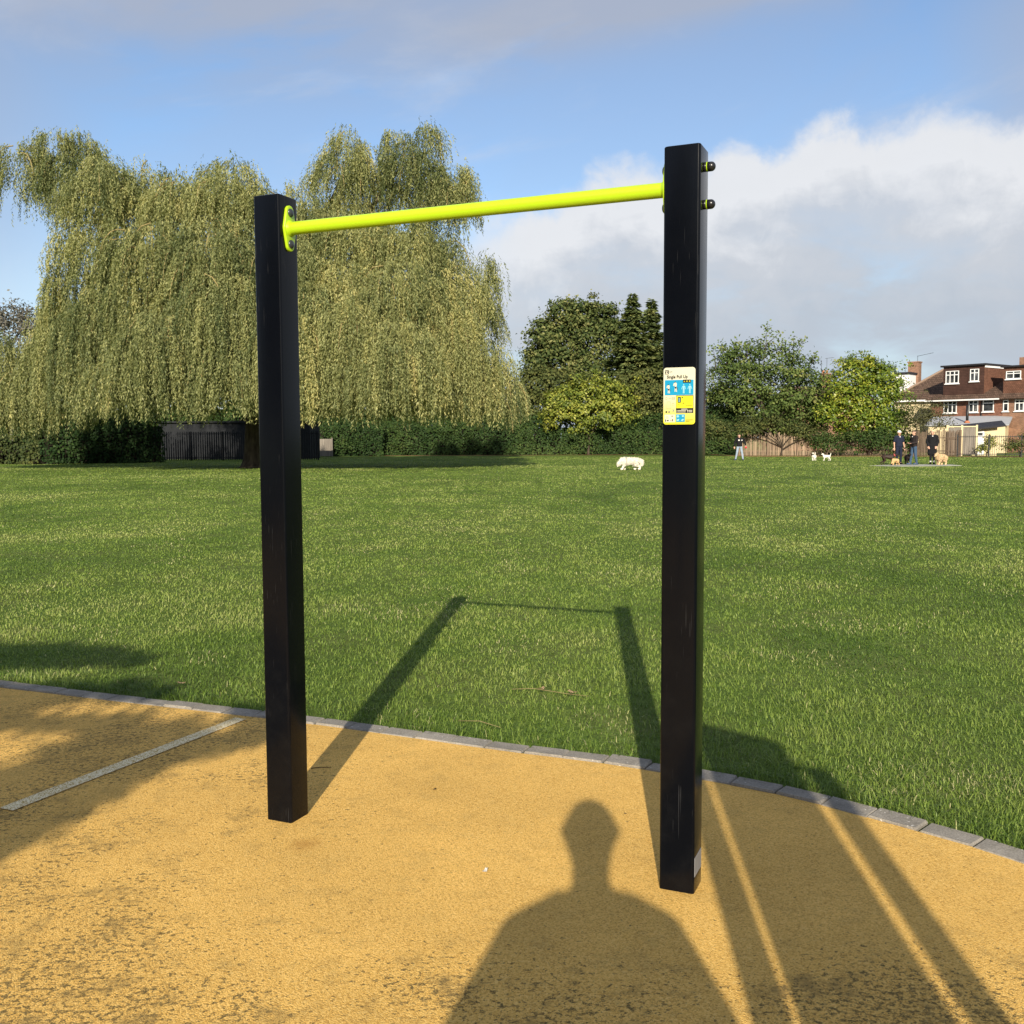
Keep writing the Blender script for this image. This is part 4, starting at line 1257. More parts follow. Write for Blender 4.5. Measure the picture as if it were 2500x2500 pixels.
# ================================================================== FENCES
def paling_fence(label, p0, p1, height, mat, gap=.105, wd=.065, jag=.12, post_every=2.6, post_mat=None, name='paling_fence', rails=(.35, 1.35), skip=0.0):
    a_, b_ = Vector(p0), Vector(p1)
    ctr = (a_ + b_) / 2
    d_ = b_ - a_; L = d_.length; ang = math.atan2(d_.y, d_.x)
    root = thing(name, label, 'fence', ctr, ang)
    b = MB()
    n = int(L / gap)
    for i in range(n):
        if rng.random() < skip: continue
        x = -L / 2 + (i + .5) * gap + rng.uniform(-.012, .012)
        h = height + rng.normal(0, jag * .5)
        w_ = wd * rng.uniform(.7, 1.25)
        tl_ = rng.normal(0, .012)
        y = rng.uniform(-.012, .012)
        b.add([(x - w_ / 2, y, .03), (x + w_ / 2, y, .03), (x + w_ / 2 + tl_, y, h - .06), (x + tl_, y, h), (x - w_ / 2 + tl_, y, h - .06),
               (x - w_ / 2, y + .02, .03), (x + w_ / 2, y + .02, .03), (x + w_ / 2 + tl_, y + .02, h - .06), (x + tl_, y + .02, h), (x - w_ / 2 + tl_, y + .02, h - .06)],
              [(0, 1, 2, 3, 4), (9, 8, 7, 6, 5), (0, 5, 6, 1), (1, 6, 7, 2), (2, 7, 8, 3), (3, 8, 9, 4), (4, 9, 5, 0)])
    b.build('palings', mat, root)
    for z in rails:
        r_ = MB(); r_.box(-L / 2, L / 2, .04, .085, z, z + .07)
        r_.build('rail', post_mat or mat, root)
    np_ = max(2, int(round(L / post_every)) + 1)
    for i in range(np_):
        x = -L / 2 + L * i / (np_ - 1)
        q = MB(); q.box(x - .055, x + .055, -.075, -.02, 0, height + .03)
        q.build('post', post_mat or mat, root)
    return root
paling_fence('pale weathered paling fence in full sun behind the two white terriers', gp(1392, 80.6), gp(1560, 79.4), 1.75, M['palings'], post_mat=M['darkpalings'], jag=.2)
paling_fence('mostly hidden brown paling fence under the evergreen bush', gp(1562, 79.6), gp(1722, 78.6), 1.55, M['darkpalings'], jag=.2, skip=.1)
paling_fence('dark brown paling fence behind the walker in the long coat', gp(1724, 77.6), gp(1812, 76.0), 1.95, M['darkpalings'], jag=.16)
def railings(label, p0, p1, height, mat, gap=.12, name='metal_railing', wd=.02, post_every=2.4, flatb=False):
    a_, b_ = Vector(p0), Vector(p1); ctr = (a_ + b_) / 2
    d_ = b_ - a_; L = d_.length; ang = math.atan2(d_.y, d_.x)
    root = thing(name, label, 'fence', ctr, ang)
    b = MB(); n = int(L / gap)
    for i in range(n):
        x = -L / 2 + (i + .5) * gap
        b.box(x - wd / 2, x + wd / 2, -.012, .012, .05, height + (0.06 if flatb else 0))
    b.build('bars', mat, root)
    for z in (.18, height - .12):
        r_ = MB(); r_.box(-L / 2, L / 2, .014, .05, z, z + .05); r_.build('rail', mat, root)
    np_ = max(2, int(round(L / post_every)) + 1)
    for i in range(np_):
        x = -L / 2 + L * i / (np_ - 1)
        q = MB(); q.box(x - .04, x + .04, .052, .12, 0, height + .08); q.build('post', mat, root)
    return root
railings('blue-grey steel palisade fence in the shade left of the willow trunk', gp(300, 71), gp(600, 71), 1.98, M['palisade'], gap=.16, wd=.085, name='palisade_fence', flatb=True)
railings('thin black metal railing in front of the cream outbuilding', gp(1806, 73.0), gp(1990, 70.5), 1.55, M['blackmetal'], gap=.14, wd=.022)
# wooden panel with white posts beside the outbuilding
pf = thing('panel_fence', 'grey wooden panel with two pale posts left of the cream outbuilding', 'fence', gp(1814, 76.3), math.atan2(-1.2, 3))
b = MB(); b.box(-.95, .95, 0, .05, .1, 2.15); b.build('board_panel', M['greyboard'], pf)
for x in (-1.02, .0, 1.02):
    q = MB(); q.box(x - .07, x + .07, -.06, .04 if x else -.003, 0, 2.35); q.build('post', M['cream'], pf)
q = MB(); q.box(-1.02, 1.02, -.05, -.004, 2.18, 2.27); q.build('top_rail', M['cream'], pf)
pf2 = thing('panel_fence', 'low grey wooden panel fence in the shade just right of the left black post', 'fence', gp(596, 85.6))
b = MB(); b.box(-1.35, 1.35, 0, .05, .03, 1.5); b.build('board_panel', M['greyboard'], pf2)
for x in (-1.4, 0, 1.4):
    q = MB(); q.box(x - .05, x + .05, -.06, -.004, 0, 1.6); q.build('post', M['greyboard'], pf2)
# grey shed wall behind the palisade
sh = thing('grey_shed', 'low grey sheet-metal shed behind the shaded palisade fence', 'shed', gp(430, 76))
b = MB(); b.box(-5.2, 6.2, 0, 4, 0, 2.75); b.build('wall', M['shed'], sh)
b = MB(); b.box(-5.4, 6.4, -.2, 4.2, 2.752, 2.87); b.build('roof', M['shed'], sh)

# ================================================================== HOUSES
class Face:
    """a vertical facade plane through ground point P0 along unit direction u (local x), local y = inwards"""
    def __init__(s, P0, ang):
        s.P0 = Vector(P0); s.ang = ang
        s.u = Vector((math.cos(ang), math.sin(ang), 0)); s.inw = Vector((-math.sin(ang), math.cos(ang), 0))
        if s.inw.y < 0: s.inw = -s.inw
    def hit(s, px, py, off=0.0):
        d_ = ray(px, py); o = Vector((0, 0, CH))
        t = ((s.P0 + s.inw * off) - o).dot(s.inw) / d_.dot(s.inw)
        w_ = o + d_ * t - s.P0
        return w_.dot(s.u), w_.z
def window(root, x0, x1, z0, z1, y, cols, transom=.68, bar_=.075, sill=True):
    """white frame standing proud of the facade plane y (outside is -y), pane behind it"""
    f = MB(); t = .07
    yo, yi = y - .06, y + .02
    f.box(x0, x0 + t, yo, yi, z0, z1); f.box(x1 - t, x1, yo, yi, z0, z1)
    f.box(x0 + t, x1 - t, yo, yi, z1 - t, z1); f.box(x0 + t, x1 - t, yo, yi, z0, z0 + t)
    wdt = x1 - x0
    zt = z0 + (z1 - z0) * transom
    for i in range(1, cols):
        x = x0 + wdt * i / cols
        f.box(x - bar_ / 2, x + bar_ / 2, yo + .004, yi - .002, z0 + t, z1 - t)
    if transom < 1:
        for i in range(cols):
            xa = x0 + wdt * i / cols + (t if i == 0 else bar_ / 2); xb = x0 + wdt * (i + 1) / cols - (t if i == cols - 1 else bar_ / 2)
            f.box(xa, xb, yo + .006, yi - .004, zt - bar_ / 2, zt + bar_ / 2)
    if sill:
        f.box(x0 - .08, x1 + .08, y - .14, y - .003, z0 - .09, z0 - .004)
    fo = f.build('window', M['white'], root)
    p = MB(); p.box(x0 + .03, x1 - .03, y - .012, y + .012, z0 + .03, z1 - .03)
    p.build('pane', M['glass'], fo)
    return fo

# --- brick house with the brown dormer
HF = Face(gp(1777, 97), R(-52))
h2 = thing('brick_house', 'brick house with a boxy brown flat-roofed dormer and white windows, right of the hipped roof', 'house', HF.P0, HF.ang)
def hx(px, py, off=0.0): return HF.hit(px, py, off)
xL, zDt = hx(1777, 693); xR, zDt2 = hx(1854, 686)
_, zDb = hx(1777, 747)
zDb = hx(1815, 744)[1]
xW = hx(1889, 745)[0]
zEave = hx(1815, 753.5)[1]
WALLX0 = xL - 1.1
b = MB(); b.box(WALLX0, xW, .25, 8.0, 0, zEave); b.build('wall', M['brick'], h2)
# strip of roof below the dormer, with main slope beside it
rs = MB()
zr = zDt - .1
def slab(b_, p):
    n_ = len(p); q = [Vector(a) for a in p]
    nr = (q[1] - q[0]).cross(q[2] - q[0]).normalized() * .12
    b_.add(q + [a - nr for a in q], [tuple(range(n_)), tuple(range(2 * n_ - 1, n_ - 1, -1))] + [(i, i + n_, (i + 1) % n_ + n_, (i + 1) % n_) for i in range(n_)])
slab(rs, [(WALLX0 - .35, -.35, zEave - .02), (xW, -.35, zEave - .02), (xW, .55, zDb + .12), (WALLX0 - .35, .55, zDb + .12)])
slab(rs, [(xR + .06, .56, zDb + .13), (xW + .02, .56, zDb + .13), (xW + .02, 4.6, zr - .1), (xR + 1.6, 4.6, zr - .1)])
rs.build('roof', M['roof'], h2)
b = MB(); b.box(xL, xR, .35, 5.0, zDb - .1, zDt); do = b.build('dormer', M['clad'], h2)
b = MB(); b.box(xR + .004, xR + .05, .36, 5.0, zDb - .1, zDt - .02); b.build('dormer_side', M['hung'], h2)
b = MB(); b.box(xL - .22, xR + .22, .12, 5.2, zDt + .004, zDt + .16); b.build('dormer_roof', M['darkroof'], h2)
b = MB(); b.box(xR + .056, xR + .12, .34, 5.1, zDt - .22, zDt); b.build('dormer_fascia', M['white'], h2)
b = MB(); b.box(WALLX0 - .4, xW, -.48, -.36, zEave - .14, zEave - .02); b.build('gutter', M['white'], h2)
for (p0, p1, cols) in (((1785, 700.5), (1809, 723), 3), ((1831, 696.5), (1847, 719), 2)):
    x0, z1 = hx(p0[0], p0[1], .35); x1, z0 = hx(p1[0], p1[1], .35)
    window(h2, x0, x1, z0, z1, .35, cols)
for (p0, p1, cols, tr_) in (((1781, 757), (1805, 779), 3, .68), ((1828, 755.5), (1845.5, 777.5), 2, .68), ((1855, 754.5), (1875, 776.5), 1, .72)):
    x0, z1 = hx(p0[0], p0[1], .25); x1, z0 = hx(p1[0], p1[1], .25)
    window(h2, x0, x1, z0, z1, .25, cols, tr_)
dpx, dpz = hx(1850, 765)
b = MB(); b.tube([(dpx, .17, 2.4), (dpx, .17, zEave - .2)], .05, 8); b.build('drainpipe', M['blackmetal'], h2)
# --- the adjoining house further right, cut by the frame
h3 = thing('brick_house', 'brown brick house cut by the right edge of the photo, with a chimney', 'house', HF.P0 + HF.u * (xW + .03), HF.ang)
x3 = lambda px, py, off=0.0: HF.hit(px, py, off)[0] - xW - .03
b = MB(); b.box(0, 9, .22, 8, 0, zEave - .05); b.build('wall', M['brick2'], h3)
zt3 = HF.hit(1905, 693, .35)[1]
d0, d1 = x3(1893, 720, .35), x3(1893, 720, .35) + 4.6
b = MB(); slab(b, [(0, -.35, zEave - .05), (9.3, -.35, zEave - .05), (9.3, .55, zDb + .1), (0, .55, zDb + .1)])
slab(b, [(d1 + .02, .56, zDb + .11), (9.3, .56, zDb + .11), (9.3, 5, zt3), (d1 + .02, 5, zt3)]); rf = b.build('roof', M['roof'], h3)
b = MB(); b.box(d0, d1, .35, 5.0, zDb - .1, zt3); b.build('dormer', M['hung'], h3)
b = MB(); b.box(d0 - .2, d1 + .2, .1, 5.2, zt3 + .004, zt3 + .15); b.build('dormer_roof', M['darkroof'], h3)
zc3 = HF.hit(1927, 674, 4.0)[1]
b = MB(); c3 = x3(1923, 690, 4.0); b.box(c3, c3 + 1.2, 4.0, 5.0, zt3 - .5, zc3); b.build('chimney', M['brick2'], rf)
window(h3, d0 + .25, d0 + 1.6, HF.hit(1890, 716, .35)[1], HF.hit(1890, 701, .35)[1], .35, 2)
window(h3, x3(1893, 765, .22), x3(1903, 765, .22), HF.hit(1893, 776, .22)[1], HF.hit(1893, 755, .22)[1], .22, 1, .7)
window(h3, x3(1915, 765, .22), x3(1932, 765, .22), HF.hit(1893, 776, .22)[1], HF.hit(1893, 755, .22)[1], .22, 2, .7)
# --- hipped roof house
h1 = thing('hipped_roof_house', 'house with a brown hipped roof and square brick chimney behind the twiggy shrub', 'house', gp(1748, 101), R(-40))
H1F = Face(h1.location, R(-40))
xa, zE = H1F.hit(1722, 758); xb, _ = H1F.hit(1776, 757)
zE = 5.15
apex_z = at(1751, 699, 104).z
wl_x0, wl_x1 = -3.4, 4.6
b = MB(); b.box(wl_x0, wl_x1, 0, 8.5, 0, zE); b.build('wall', M['cream'], h1)
rf = MB()
A = (wl_x0 - .4, -.4, zE + .004); Bq = (wl_x1 + .4, -.4, zE + .004); Cq = (wl_x1 + .4, 8.9, zE + .004); Dq = (wl_x0 - .4, 8.9, zE + .004)
r1, r2 = (.35, 3.6, apex_z), (.35, 5.2, apex_z)
rf.add([A, Bq, Cq, Dq, r1, r2], [(0, 1, 4), (1, 2, 5, 4), (2, 3, 5), (3, 0, 4, 5), (3, 2, 1, 0)])
ro = rf.build('roof', M['roof'], h1)
rd = MB()
for q in (A, Bq): rd.tube([Vector(q) + Vector((0, 0, .05)), Vector(r1) + Vector((0, 0, .05))], .13, 6)
rd.build('ridge_tiles', M['ridge'], ro)
b = MB(); b.box(wl_x0 - .45, wl_x1 + .45, -.5, -.402, zE - .16, zE - .0); b.build('gutter', M['white'], h1)
chx = H1F.hit(1726, 700, 5.5)[0]
chz = H1F.hit(1726, 685, 5.5)[1]
b = MB(); b.box(chx - .55, chx + .55, 5.0, 5.9, apex_z - 2.2, chz); b.box(chx - .62, chx + .62, 4.93, 5.97, chz + .002, chz + .14); ch = b.build('chimney', M['brick2'], h1)
b = MB(); b.bar((chx + .3, 5.4, chz + .1), (chx + .3, 5.4, chz + .75), .03, .03); b.bar((chx + .25, 5.4, chz + .7), (chx + 2.0, 5.1, chz + .95), .03, .03)
b.build('aerial', M['blackmetal'], ch)
dx0 = H1F.hit(1688, 710, 3.0)[0]; dx1 = H1F.hit(1716, 710, 3.0)[0]
dz1 = H1F.hit(1700, 704, 3.0)[1]; dz0 = H1F.hit(1700, 722, 3.0)[1]
b = MB(); b.box(dx0, dx1, 3.0, 6.0, dz0 - 1.2, dz1 - .1); b.build('dormer', M['white'], h1)
b = MB(); b.box(dx0 - .2, dx1 + .15, 2.8, 6.2, dz1 - .096, dz1 + .08); b.build('dormer_roof', M['darkroof'], h1)
# --- chimney stack house behind the bush
h4 = thing('hidden_house', 'roof ridge and chimney with an aerial peeking between the loose tree and the evergreen bush', 'house', gp(1570, 105))
zc = at(1577, 702, 105).z
b = MB(); b.box(-4.5, 4.5, 0, 8, 0, 4.9); b.build('wall', M['brick2'], h4)
b = MB(); b.add([(-4.9, -.4, 4.904), (4.9, -.4, 4.904), (4.9, 8.4, 4.904), (-4.9, 8.4, 4.904), (-4.0, 4, zc - 1.25), (4.0, 4, zc - 1.25)], [(0, 1, 5, 4), (1, 2, 5), (2, 3, 4, 5), (3, 0, 4), (3, 2, 1, 0)]); ro4 = b.build('roof', M['roof'], h4)
b = MB(); b.box(-.1, .85, 3.6, 4.4, zc - 1.6, zc); b.box(-.15, .9, 3.55, 4.45, zc + .002, zc + .1); ch = b.build('chimney', M['brick2'], ro4)
for x in (.15, .55):
    q = MB(); q.tube([(x, 4, zc + .1), (x, 4, zc + .45)], [.13, .11], 10); q.build('chimney_pot', M['terracotta'], ch)
b = MB(); b.bar((-.05, 4, zc - .6), (-.05, 4, zc + 1.5), .035, .035); b.bar((.5, 3.9, zc + .4), (.5, 3.9, zc + 1.75), .03, .03); b.bar((.3, 3.9, zc + 1.7), (1.2, 3.7, zc + 1.8), .03, .03)
for i in range(4): b.bar((.45 + i * .2, 3.55, zc + 1.72 + i * .02), (.45 + i * .2, 4.05, zc + 1.72 + i * .02), .02, .02)
b.build('aerial', M['blackmetal'], ch)
# --- grey flat-roofed extension
ex = thing('rear_extension', 'single-storey extension with a pale grey sloping felt roof and black flue', 'extension', gp(1835, 90), R(-30))
EF = Face(ex.location, R(-30))
x0, _ = EF.hit(1752, 800); x1, _ = EF.hit(1897, 797)
z0 = EF.hit(1820, 801)[1]
ztop = EF.hit(1830, 785, 4.5)[1]
b = MB(); b.box(x0, x1, .1, 5, 0, z0 - .12); b.build('wall', M['cream'], ex)
b = MB(); slab(b, [(x0 - .3, -.1, z0), (x1 + .3, -.1, z0), (x1 + .3, 4.6, ztop), (x0 - .3, 4.6, ztop)]); ro = b.build('roof', M['felt'], ex)
fx, _ = EF.hit(1824.6, 796, .9)
fz = EF.hit(1824.6, 764, .9)[1]
b = MB(); b.tube([(fx, .9, z0 - .1), (fx, .9, fz)], .12, 10); b.build('flue_pipe', M['blackmetal'], ro, smooth=True)
b = MB(); b.tube([(fx, .9, z0 + .15), (fx, .9, z0 + .36)], [.3, .13], 10); b.build('flue_collar', M['terracotta'], ro, smooth=True)
# --- cream outbuilding with white door
ob = thing('garden_outbuilding', 'cream rendered outbuilding with a white door and low tiled roof behind the railing', 'outbuilding', gp(1852, 78), R(-22))
OF = Face(ob.location, R(-22))
x0, _ = OF.hit(1834.5, 830); x1, _ = OF.hit(1881, 830)
zl = OF.hit(1835, 811.5)[1]; zr_ = OF.hit(1880, 804.5)[1]
b = MB(); b.prism([(x0, 0), (x1, 0), (x1, zr_), (x0, zl)], 0, 3.4); b.build('wall', M['cream'], ob)
b = MB(); slab(b, [(x0 - 1.25, -.5, zl - .02), (x1 + .55, -.5, zr_ + .10), (x1 + .55, 3.8, zr_ + .50), (x0 - 1.25, 3.8, zl + .42)]); b.build('roof', M['darkroof'], ob)
dx0, dz1 = OF.hit(1840, 813.5); dx1, _ = OF.hit(1857, 813)
b = MB(); b.box(dx0, dx1, -.05, -.004, .05, dz1); dr = b.build('door', M['white'], ob)
wx0, wz1 = OF.hit(1842.6, 816.2); wx1, wz0 = OF.hit(1854, 821.8)
b = MB(); b.box(wx0, wx1, -.062, -.052, wz0, wz1); b.build('door_window', M['glass'], dr)
lx, lz = OF.hit(1848, 809.5)
b = MB(); b.dome((lx, -.004, lz), (0, -1, 0), .12, .1, .02); b.build('wall_lamp', M['white'], ob, smooth=True)

# ================================================================== PEOPLE AND DOGS
def ico(r, c, sub=1):
    bm = bmesh.new(); bmesh.ops.create_icosphere(bm, subdivisions=sub, radius=r)
    v = [np.array(x.co) + np.array(c) for x in bm.verts]; bm.free(); return v
_ICO = [np.array(v) for v in ico(1.0, (0, 0, 0), 2)]
def soft(name, hulls, voxel, mat, parent, smooth_it=6, flat_z=None):
    """one continuous skin around hulls of spheres (each hull: list of (pos, radius))"""
    bm = bmesh.new()
    for h in hulls:
        vs = []
        for (c_, r) in h:
            vs += [bm.verts.new(tuple(np.array(c_) + v * r)) for v in _ICO]
        res = bmesh.ops.convex_hull(bm, input=vs, use_existing_faces=False)
        junk = [g for g in res['geom_interior'] if isinstance(g, bmesh.types.BMVert)] + [g for g in res['geom_unused'] if isinstance(g, bmesh.types.BMVert)]
        if junk: bmesh.ops.delete(bm, geom=list(set(junk)), context='VERTS')
    me = bpy.data.meshes.new('tmp'); bm.to_mesh(me); bm.free()
    o = bpy.data.objects.new('tmp', me); col.objects.link(o)
    m_ = o.modifiers.new('r', 'REMESH'); m_.mode = 'VOXEL'; m_.voxel_size = voxel
    s_ = o.modifiers.new('s', 'SMOOTH'); s_.factor = .5; s_.iterations = smooth_it
    dg = bpy.context.evaluated_depsgraph_get()
    out = bpy.data.meshes.new_from_object(o.evaluated_get(dg))
    bpy.data.objects.remove(o); bpy.data.meshes.remove(me)
    out.name = name
    out.materials.clear()
    return link(name, out, mat, parent, smooth=True)

BASE = dict(head=(0, .0, 1.645), jaw=(0, -.035, 1.575), neck=(0, .01, 1.49), chest=(0, 0, 1.33), waist=(0, 0, 1.08), pelvis=(0, 0, .94),
            shl=(-.185, .01, 1.425), shr=(.185, .01, 1.425), ell=(-.235, .02, 1.14), elr=(.235, .02, 1.14), wrl=(-.245, -.03, .88), wrr=(.245, -.03, .88),
            hil=(-.09, 0, .92), hir=(.09, 0, .92), knl=(-.1, -.015, .50), knr=(.1, -.015, .50), anl=(-.105, .02, .09), anr=(.105, .02, .09), fol=(-.115, -.15, .035), for_=(.115, -.15, .035))
def hand_hulls(wr, el, side, palm=None):
    """palm and five bent fingers continuing the forearm"""
    w_ = np.array(wr); e_ = np.array(el)
    d_ = (w_ - e_) / np.linalg.norm(w_ - e_)
    ref = np.array([0, 1.0, 0]) if abs(d_[1]) < .85 else np.array([0, 0, 1.0])
    s_ = np.cross(d_, ref); s_ /= np.linalg.norm(s_)
    curl = np.cross(s_, d_) * (1 if side > 0 else -1)
    p0, p1 = w_ + d_ * .02, w_ + d_ * .095
    hs = [[(w_, .026), (p0 + ref * 0, .027)], [(p0 + s_ * .02, .015), (p0 - s_ * .02, .015), (p1 + s_ * .034, .012), (p1 - s_ * .034, .012)]]
    for k, (o_, ln_) in enumerate(((-.033, .062), (-.011, .078), (.011, .073), (.033, .055))):
        a_ = p1 + s_ * o_
        m_ = a_ + d_ * ln_ * .55 - np.cross(d_, s_) * .008
        t_ = m_ + d_ * ln_ * .4 - np.cross(d_, s_) * .022
        hs += [[(a_, .0105), (m_, .0095)], [(m_, .0095), (t_, .008)]]
    th = p0 - s_ * .03
    hs += [[(th, .014), (th + d_ * .035 - s_ * .025, .012)], [(th + d_ * .035 - s_ * .025, .012), (th + d_ * .068 - s_ * .032, .009)]]
    return hs
def person(label, loc, rz, height, pose, outfit, hair=None, cap=False, voxel=.012, jowl=False):
    """outfit: list of (part name, material, kind); faces -y before turning"""
    k_ = height / 1.75
    J = {a: np.array(v) for a, v in {**BASE, **pose}.items()}
    root = thing('person', label, 'person', loc, rz)
    root.scale = (k_, k_, k_)
    g = lambda a, r: (J[a], r)
    hd = J['head']; jw = J['jaw']; fwd = jw - hd; fwd = np.array([fwd[0], fwd[1], 0]); fwd = fwd / (np.linalg.norm(fwd) + 1e-6)
    lat = np.array([-fwd[1], fwd[0], 0])
    upv = hd - jw; upv = upv - fwd * (upv @ fwd); upv /= np.linalg.norm(upv) + 1e-6
    H = [[(hd + upv * .02 - fwd * .012, .088), (hd + upv * .01 + fwd * .03, .08)], [(hd - upv * .03 + fwd * .045, .062), (jw + fwd * .035, .045), (jw, .06)],
         [(hd - upv * .012 + fwd * .105, .012), (hd - upv * .045 + fwd * .125, .016)],
         [(hd - upv * .02 + lat * .088, .018), (hd + upv * .005 + lat * .09, .02)], [(hd - upv * .02 - lat * .088, .018), (hd + upv * .005 - lat * .09, .02)],
         [(hd - upv * .082 + fwd * .095, .014), (hd - upv * .082 + fwd * .088 + lat * .022, .01), (hd - upv * .082 + fwd * .088 - lat * .022, .01)],
         [(jw - fwd * .02, .058), (J['neck'], .056), (J['neck'] - np.array([0, 0, .06]), .066)],
         [(J['chest'] + np.array([-.09, 0, .05]), .105), (J['chest'] + np.array([.09, 0, .05]), .105), (J['waist'] + np.array([-.06, 0, 0]), .095), (J['waist'] + np.array([.06, 0, 0]), .095)],
         [(J['waist'] + np.array([-.06, 0, 0]), .095), (J['waist'] + np.array([.06, 0, 0]), .095), (J['pelvis'] + np.array([-.08, 0, 0]), .1), (J['pelvis'] + np.array([.08, 0, 0]), .1)],
         [g('shl', .062), (J['chest'] + np.array([-.08, 0, .08]), .09), (J['neck'] - np.array([0, 0, .05]), .055)], [g('shr', .062), (J['chest'] + np.array([.08, 0, .08]), .09), (J['neck'] - np.array([0, 0, .05]), .055)]]
    for s in 'lr':
        H += [[g('sh' + s, .058), g('el' + s, .041)], [g('el' + s, .042), g('wr' + s, .028)]]
        H += hand_hulls(J['wr' + s], J['el' + s], 1 if s == 'r' else -1)
        ft = J['fol'] if s == 'l' else J['for_']
        H += [[g('hi' + s, .088), g('kn' + s, .058)], [g('kn' + s, .057), g('an' + s, .040)], [g('an' + s, .042), (ft, .036), (J['an' + s] + np.array([0, .04, -.05]), .036)]]
    if jowl: H += [[(hd + upv * .01, .102), (jw + upv * .03, .094)], [(jw + upv * .02, .085), (J['neck'] + np.array([0, 0, .03]), .060)]]
    soft('body', H, voxel, M['skin'], root, 4)
    for nm, mat, kind in outfit:
        q = []
        e = .022
        if kind in ('coat', 'jacket', 'tee', 'loose coat'):
            nk_ = .15 if kind == 'loose coat' else .055
            q += [[(J['chest'] + np.array([-.09, 0, .05]), .105 + e), (J['chest'] + np.array([.09, 0, .05]), .105 + e), (J['waist'] + np.array([-.06, 0, -.02]), .10 + e), (J['waist'] + np.array([.06, 0, -.02]), .10 + e)],
                  [(J['waist'] + np.array([-.06, 0, 0]), .1 + e), (J['waist'] + np.array([.06, 0, 0]), .1 + e), (J['pelvis'] + np.array([-.075, 0, .04]), .1 + e), (J['pelvis'] + np.array([.075, 0, .04]), .1 + e)],
                  [g('shl', .066 + e * .6), (J['chest'] + np.array([-.08, 0, .08]), .095 + e), (J['neck'] - np.array([0, 0, nk_]), .062)], [g('shr', .066 + e * .6), (J['chest'] + np.array([.08, 0, .08]), .095 + e), (J['neck'] - np.array([0, 0, nk_]), .062)]]
            for s in 'lr':
                if kind == 'tee':
                    q += [[g('sh' + s, .06 + e), (J['sh' + s] * .25 + J['el' + s] * .75, .052 + e * .6)]]
                else:
                    q += [[g('sh' + s, .06 + e), g('el' + s, .048 + e)], [g('el' + s, .046 + e), (J['el' + s] * .08 + J['wr' + s] * .92, .036 + e * .7)]]
            if kind == 'loose coat':
                for s in 'lr':
                    sg_ = -1 if s == 'l' else 1
                    q += [[g('sh' + s, .06), g('el' + s, .06), (np.array([sg_ * .27, .02, .78]), .10), (J['waist'], .13)]]
            if kind == 'coat':
                q += [[(J['pelvis'] + np.array([-.085, 0, .06]), .105 + e), (J['pelvis'] + np.array([.085, 0, .06]), .105 + e), (np.array([-.125 + J['pelvis'][0], .01, .56]), .085 + e), (np.array([.125 + J['pelvis'][0], .01, .56]), .085 + e)],
                      [(J['neck'] + np.array([-.05, .02, -.03]), .045), (J['neck'] + np.array([.05, .02, -.03]), .045), (J['neck'] + np.array([0, .05, -.02]), .05)]]
        elif kind == 'trousers':
            q += [[(J['pelvis'] + np.array([-.08, 0, .06]), .1 + .012), (J['pelvis'] + np.array([.08, 0, .06]), .1 + .012), g('hil', .098), g('hir', .098)]]
            for s in 'lr':
                q += [[g('hi' + s, .098), g('kn' + s, .074)], [g('kn' + s, .074), (J['an' + s] + np.array([0, 0, .0]), .06)]]
        elif kind == 'short trousers':
            q += [[(J['pelvis'] + np.array([-.08, 0, .06]), .112), (J['pelvis'] + np.array([.08, 0, .06]), .112), g('hil', .095), g('hir', .095)]]
            for s in 'lr':
                q += [[g('hi' + s, .095), g('kn' + s, .068)], [g('kn' + s, .068), (J['kn' + s] * .3 + J['an' + s] * .7, .056)]]
        elif kind == 'shoe':
            for s in 'lr':
                ft = J['fol'] if s == 'l' else J['for_']
                qq = [[(J['an' + s] + np.array([0, -.01, -.03]), .052), (ft + np.array([0, 0, .008]), .045), (J['an' + s] + np.array([0, .05, -.045]), .044)]]
                soft('shoe', qq, voxel, mat, root, 3)
            continue
        elif kind == 'collar':
            q += [[(J['neck'] + np.array([-.045, -.03, -.035]), .034), (J['neck'] + np.array([.045, -.03, -.035]), .034), (J['chest'] + np.array([0, -.105, .1]), .028)]]
        elif kind == 'socks':
            for s in 'lr':
                q += [[(J['kn' + s] * .28 + J['an' + s] * .72, .05), (J['an' + s] + np.array([0, 0, .03]), .048)]]
        soft(nm, q, voxel, mat, root, 4)
    if hair is not None:
        soft('hair', [[(hd + upv * .035 - fwd * .02, .092), (hd + upv * .045 + fwd * .015, .082)], [(hd + upv * .03 - fwd * .035, .088), (hd - upv * .05 - fwd * .05, .068)]], voxel, hair, root, 3)
    if cap:
        soft('cap', [[(hd + upv * .045 - fwd * .012, .097), (hd + upv * .045 + fwd * .03, .088)], [(hd + upv * .045 + fwd * .09, .02), (hd + upv * .03 + fwd * .155 + lat * .04, .014), (hd + upv * .03 + fwd * .155 - lat * .04, .014)]], voxel, M['whitecloth'], root, 3)
    return root

G = lambda px, py: ground(px, py)
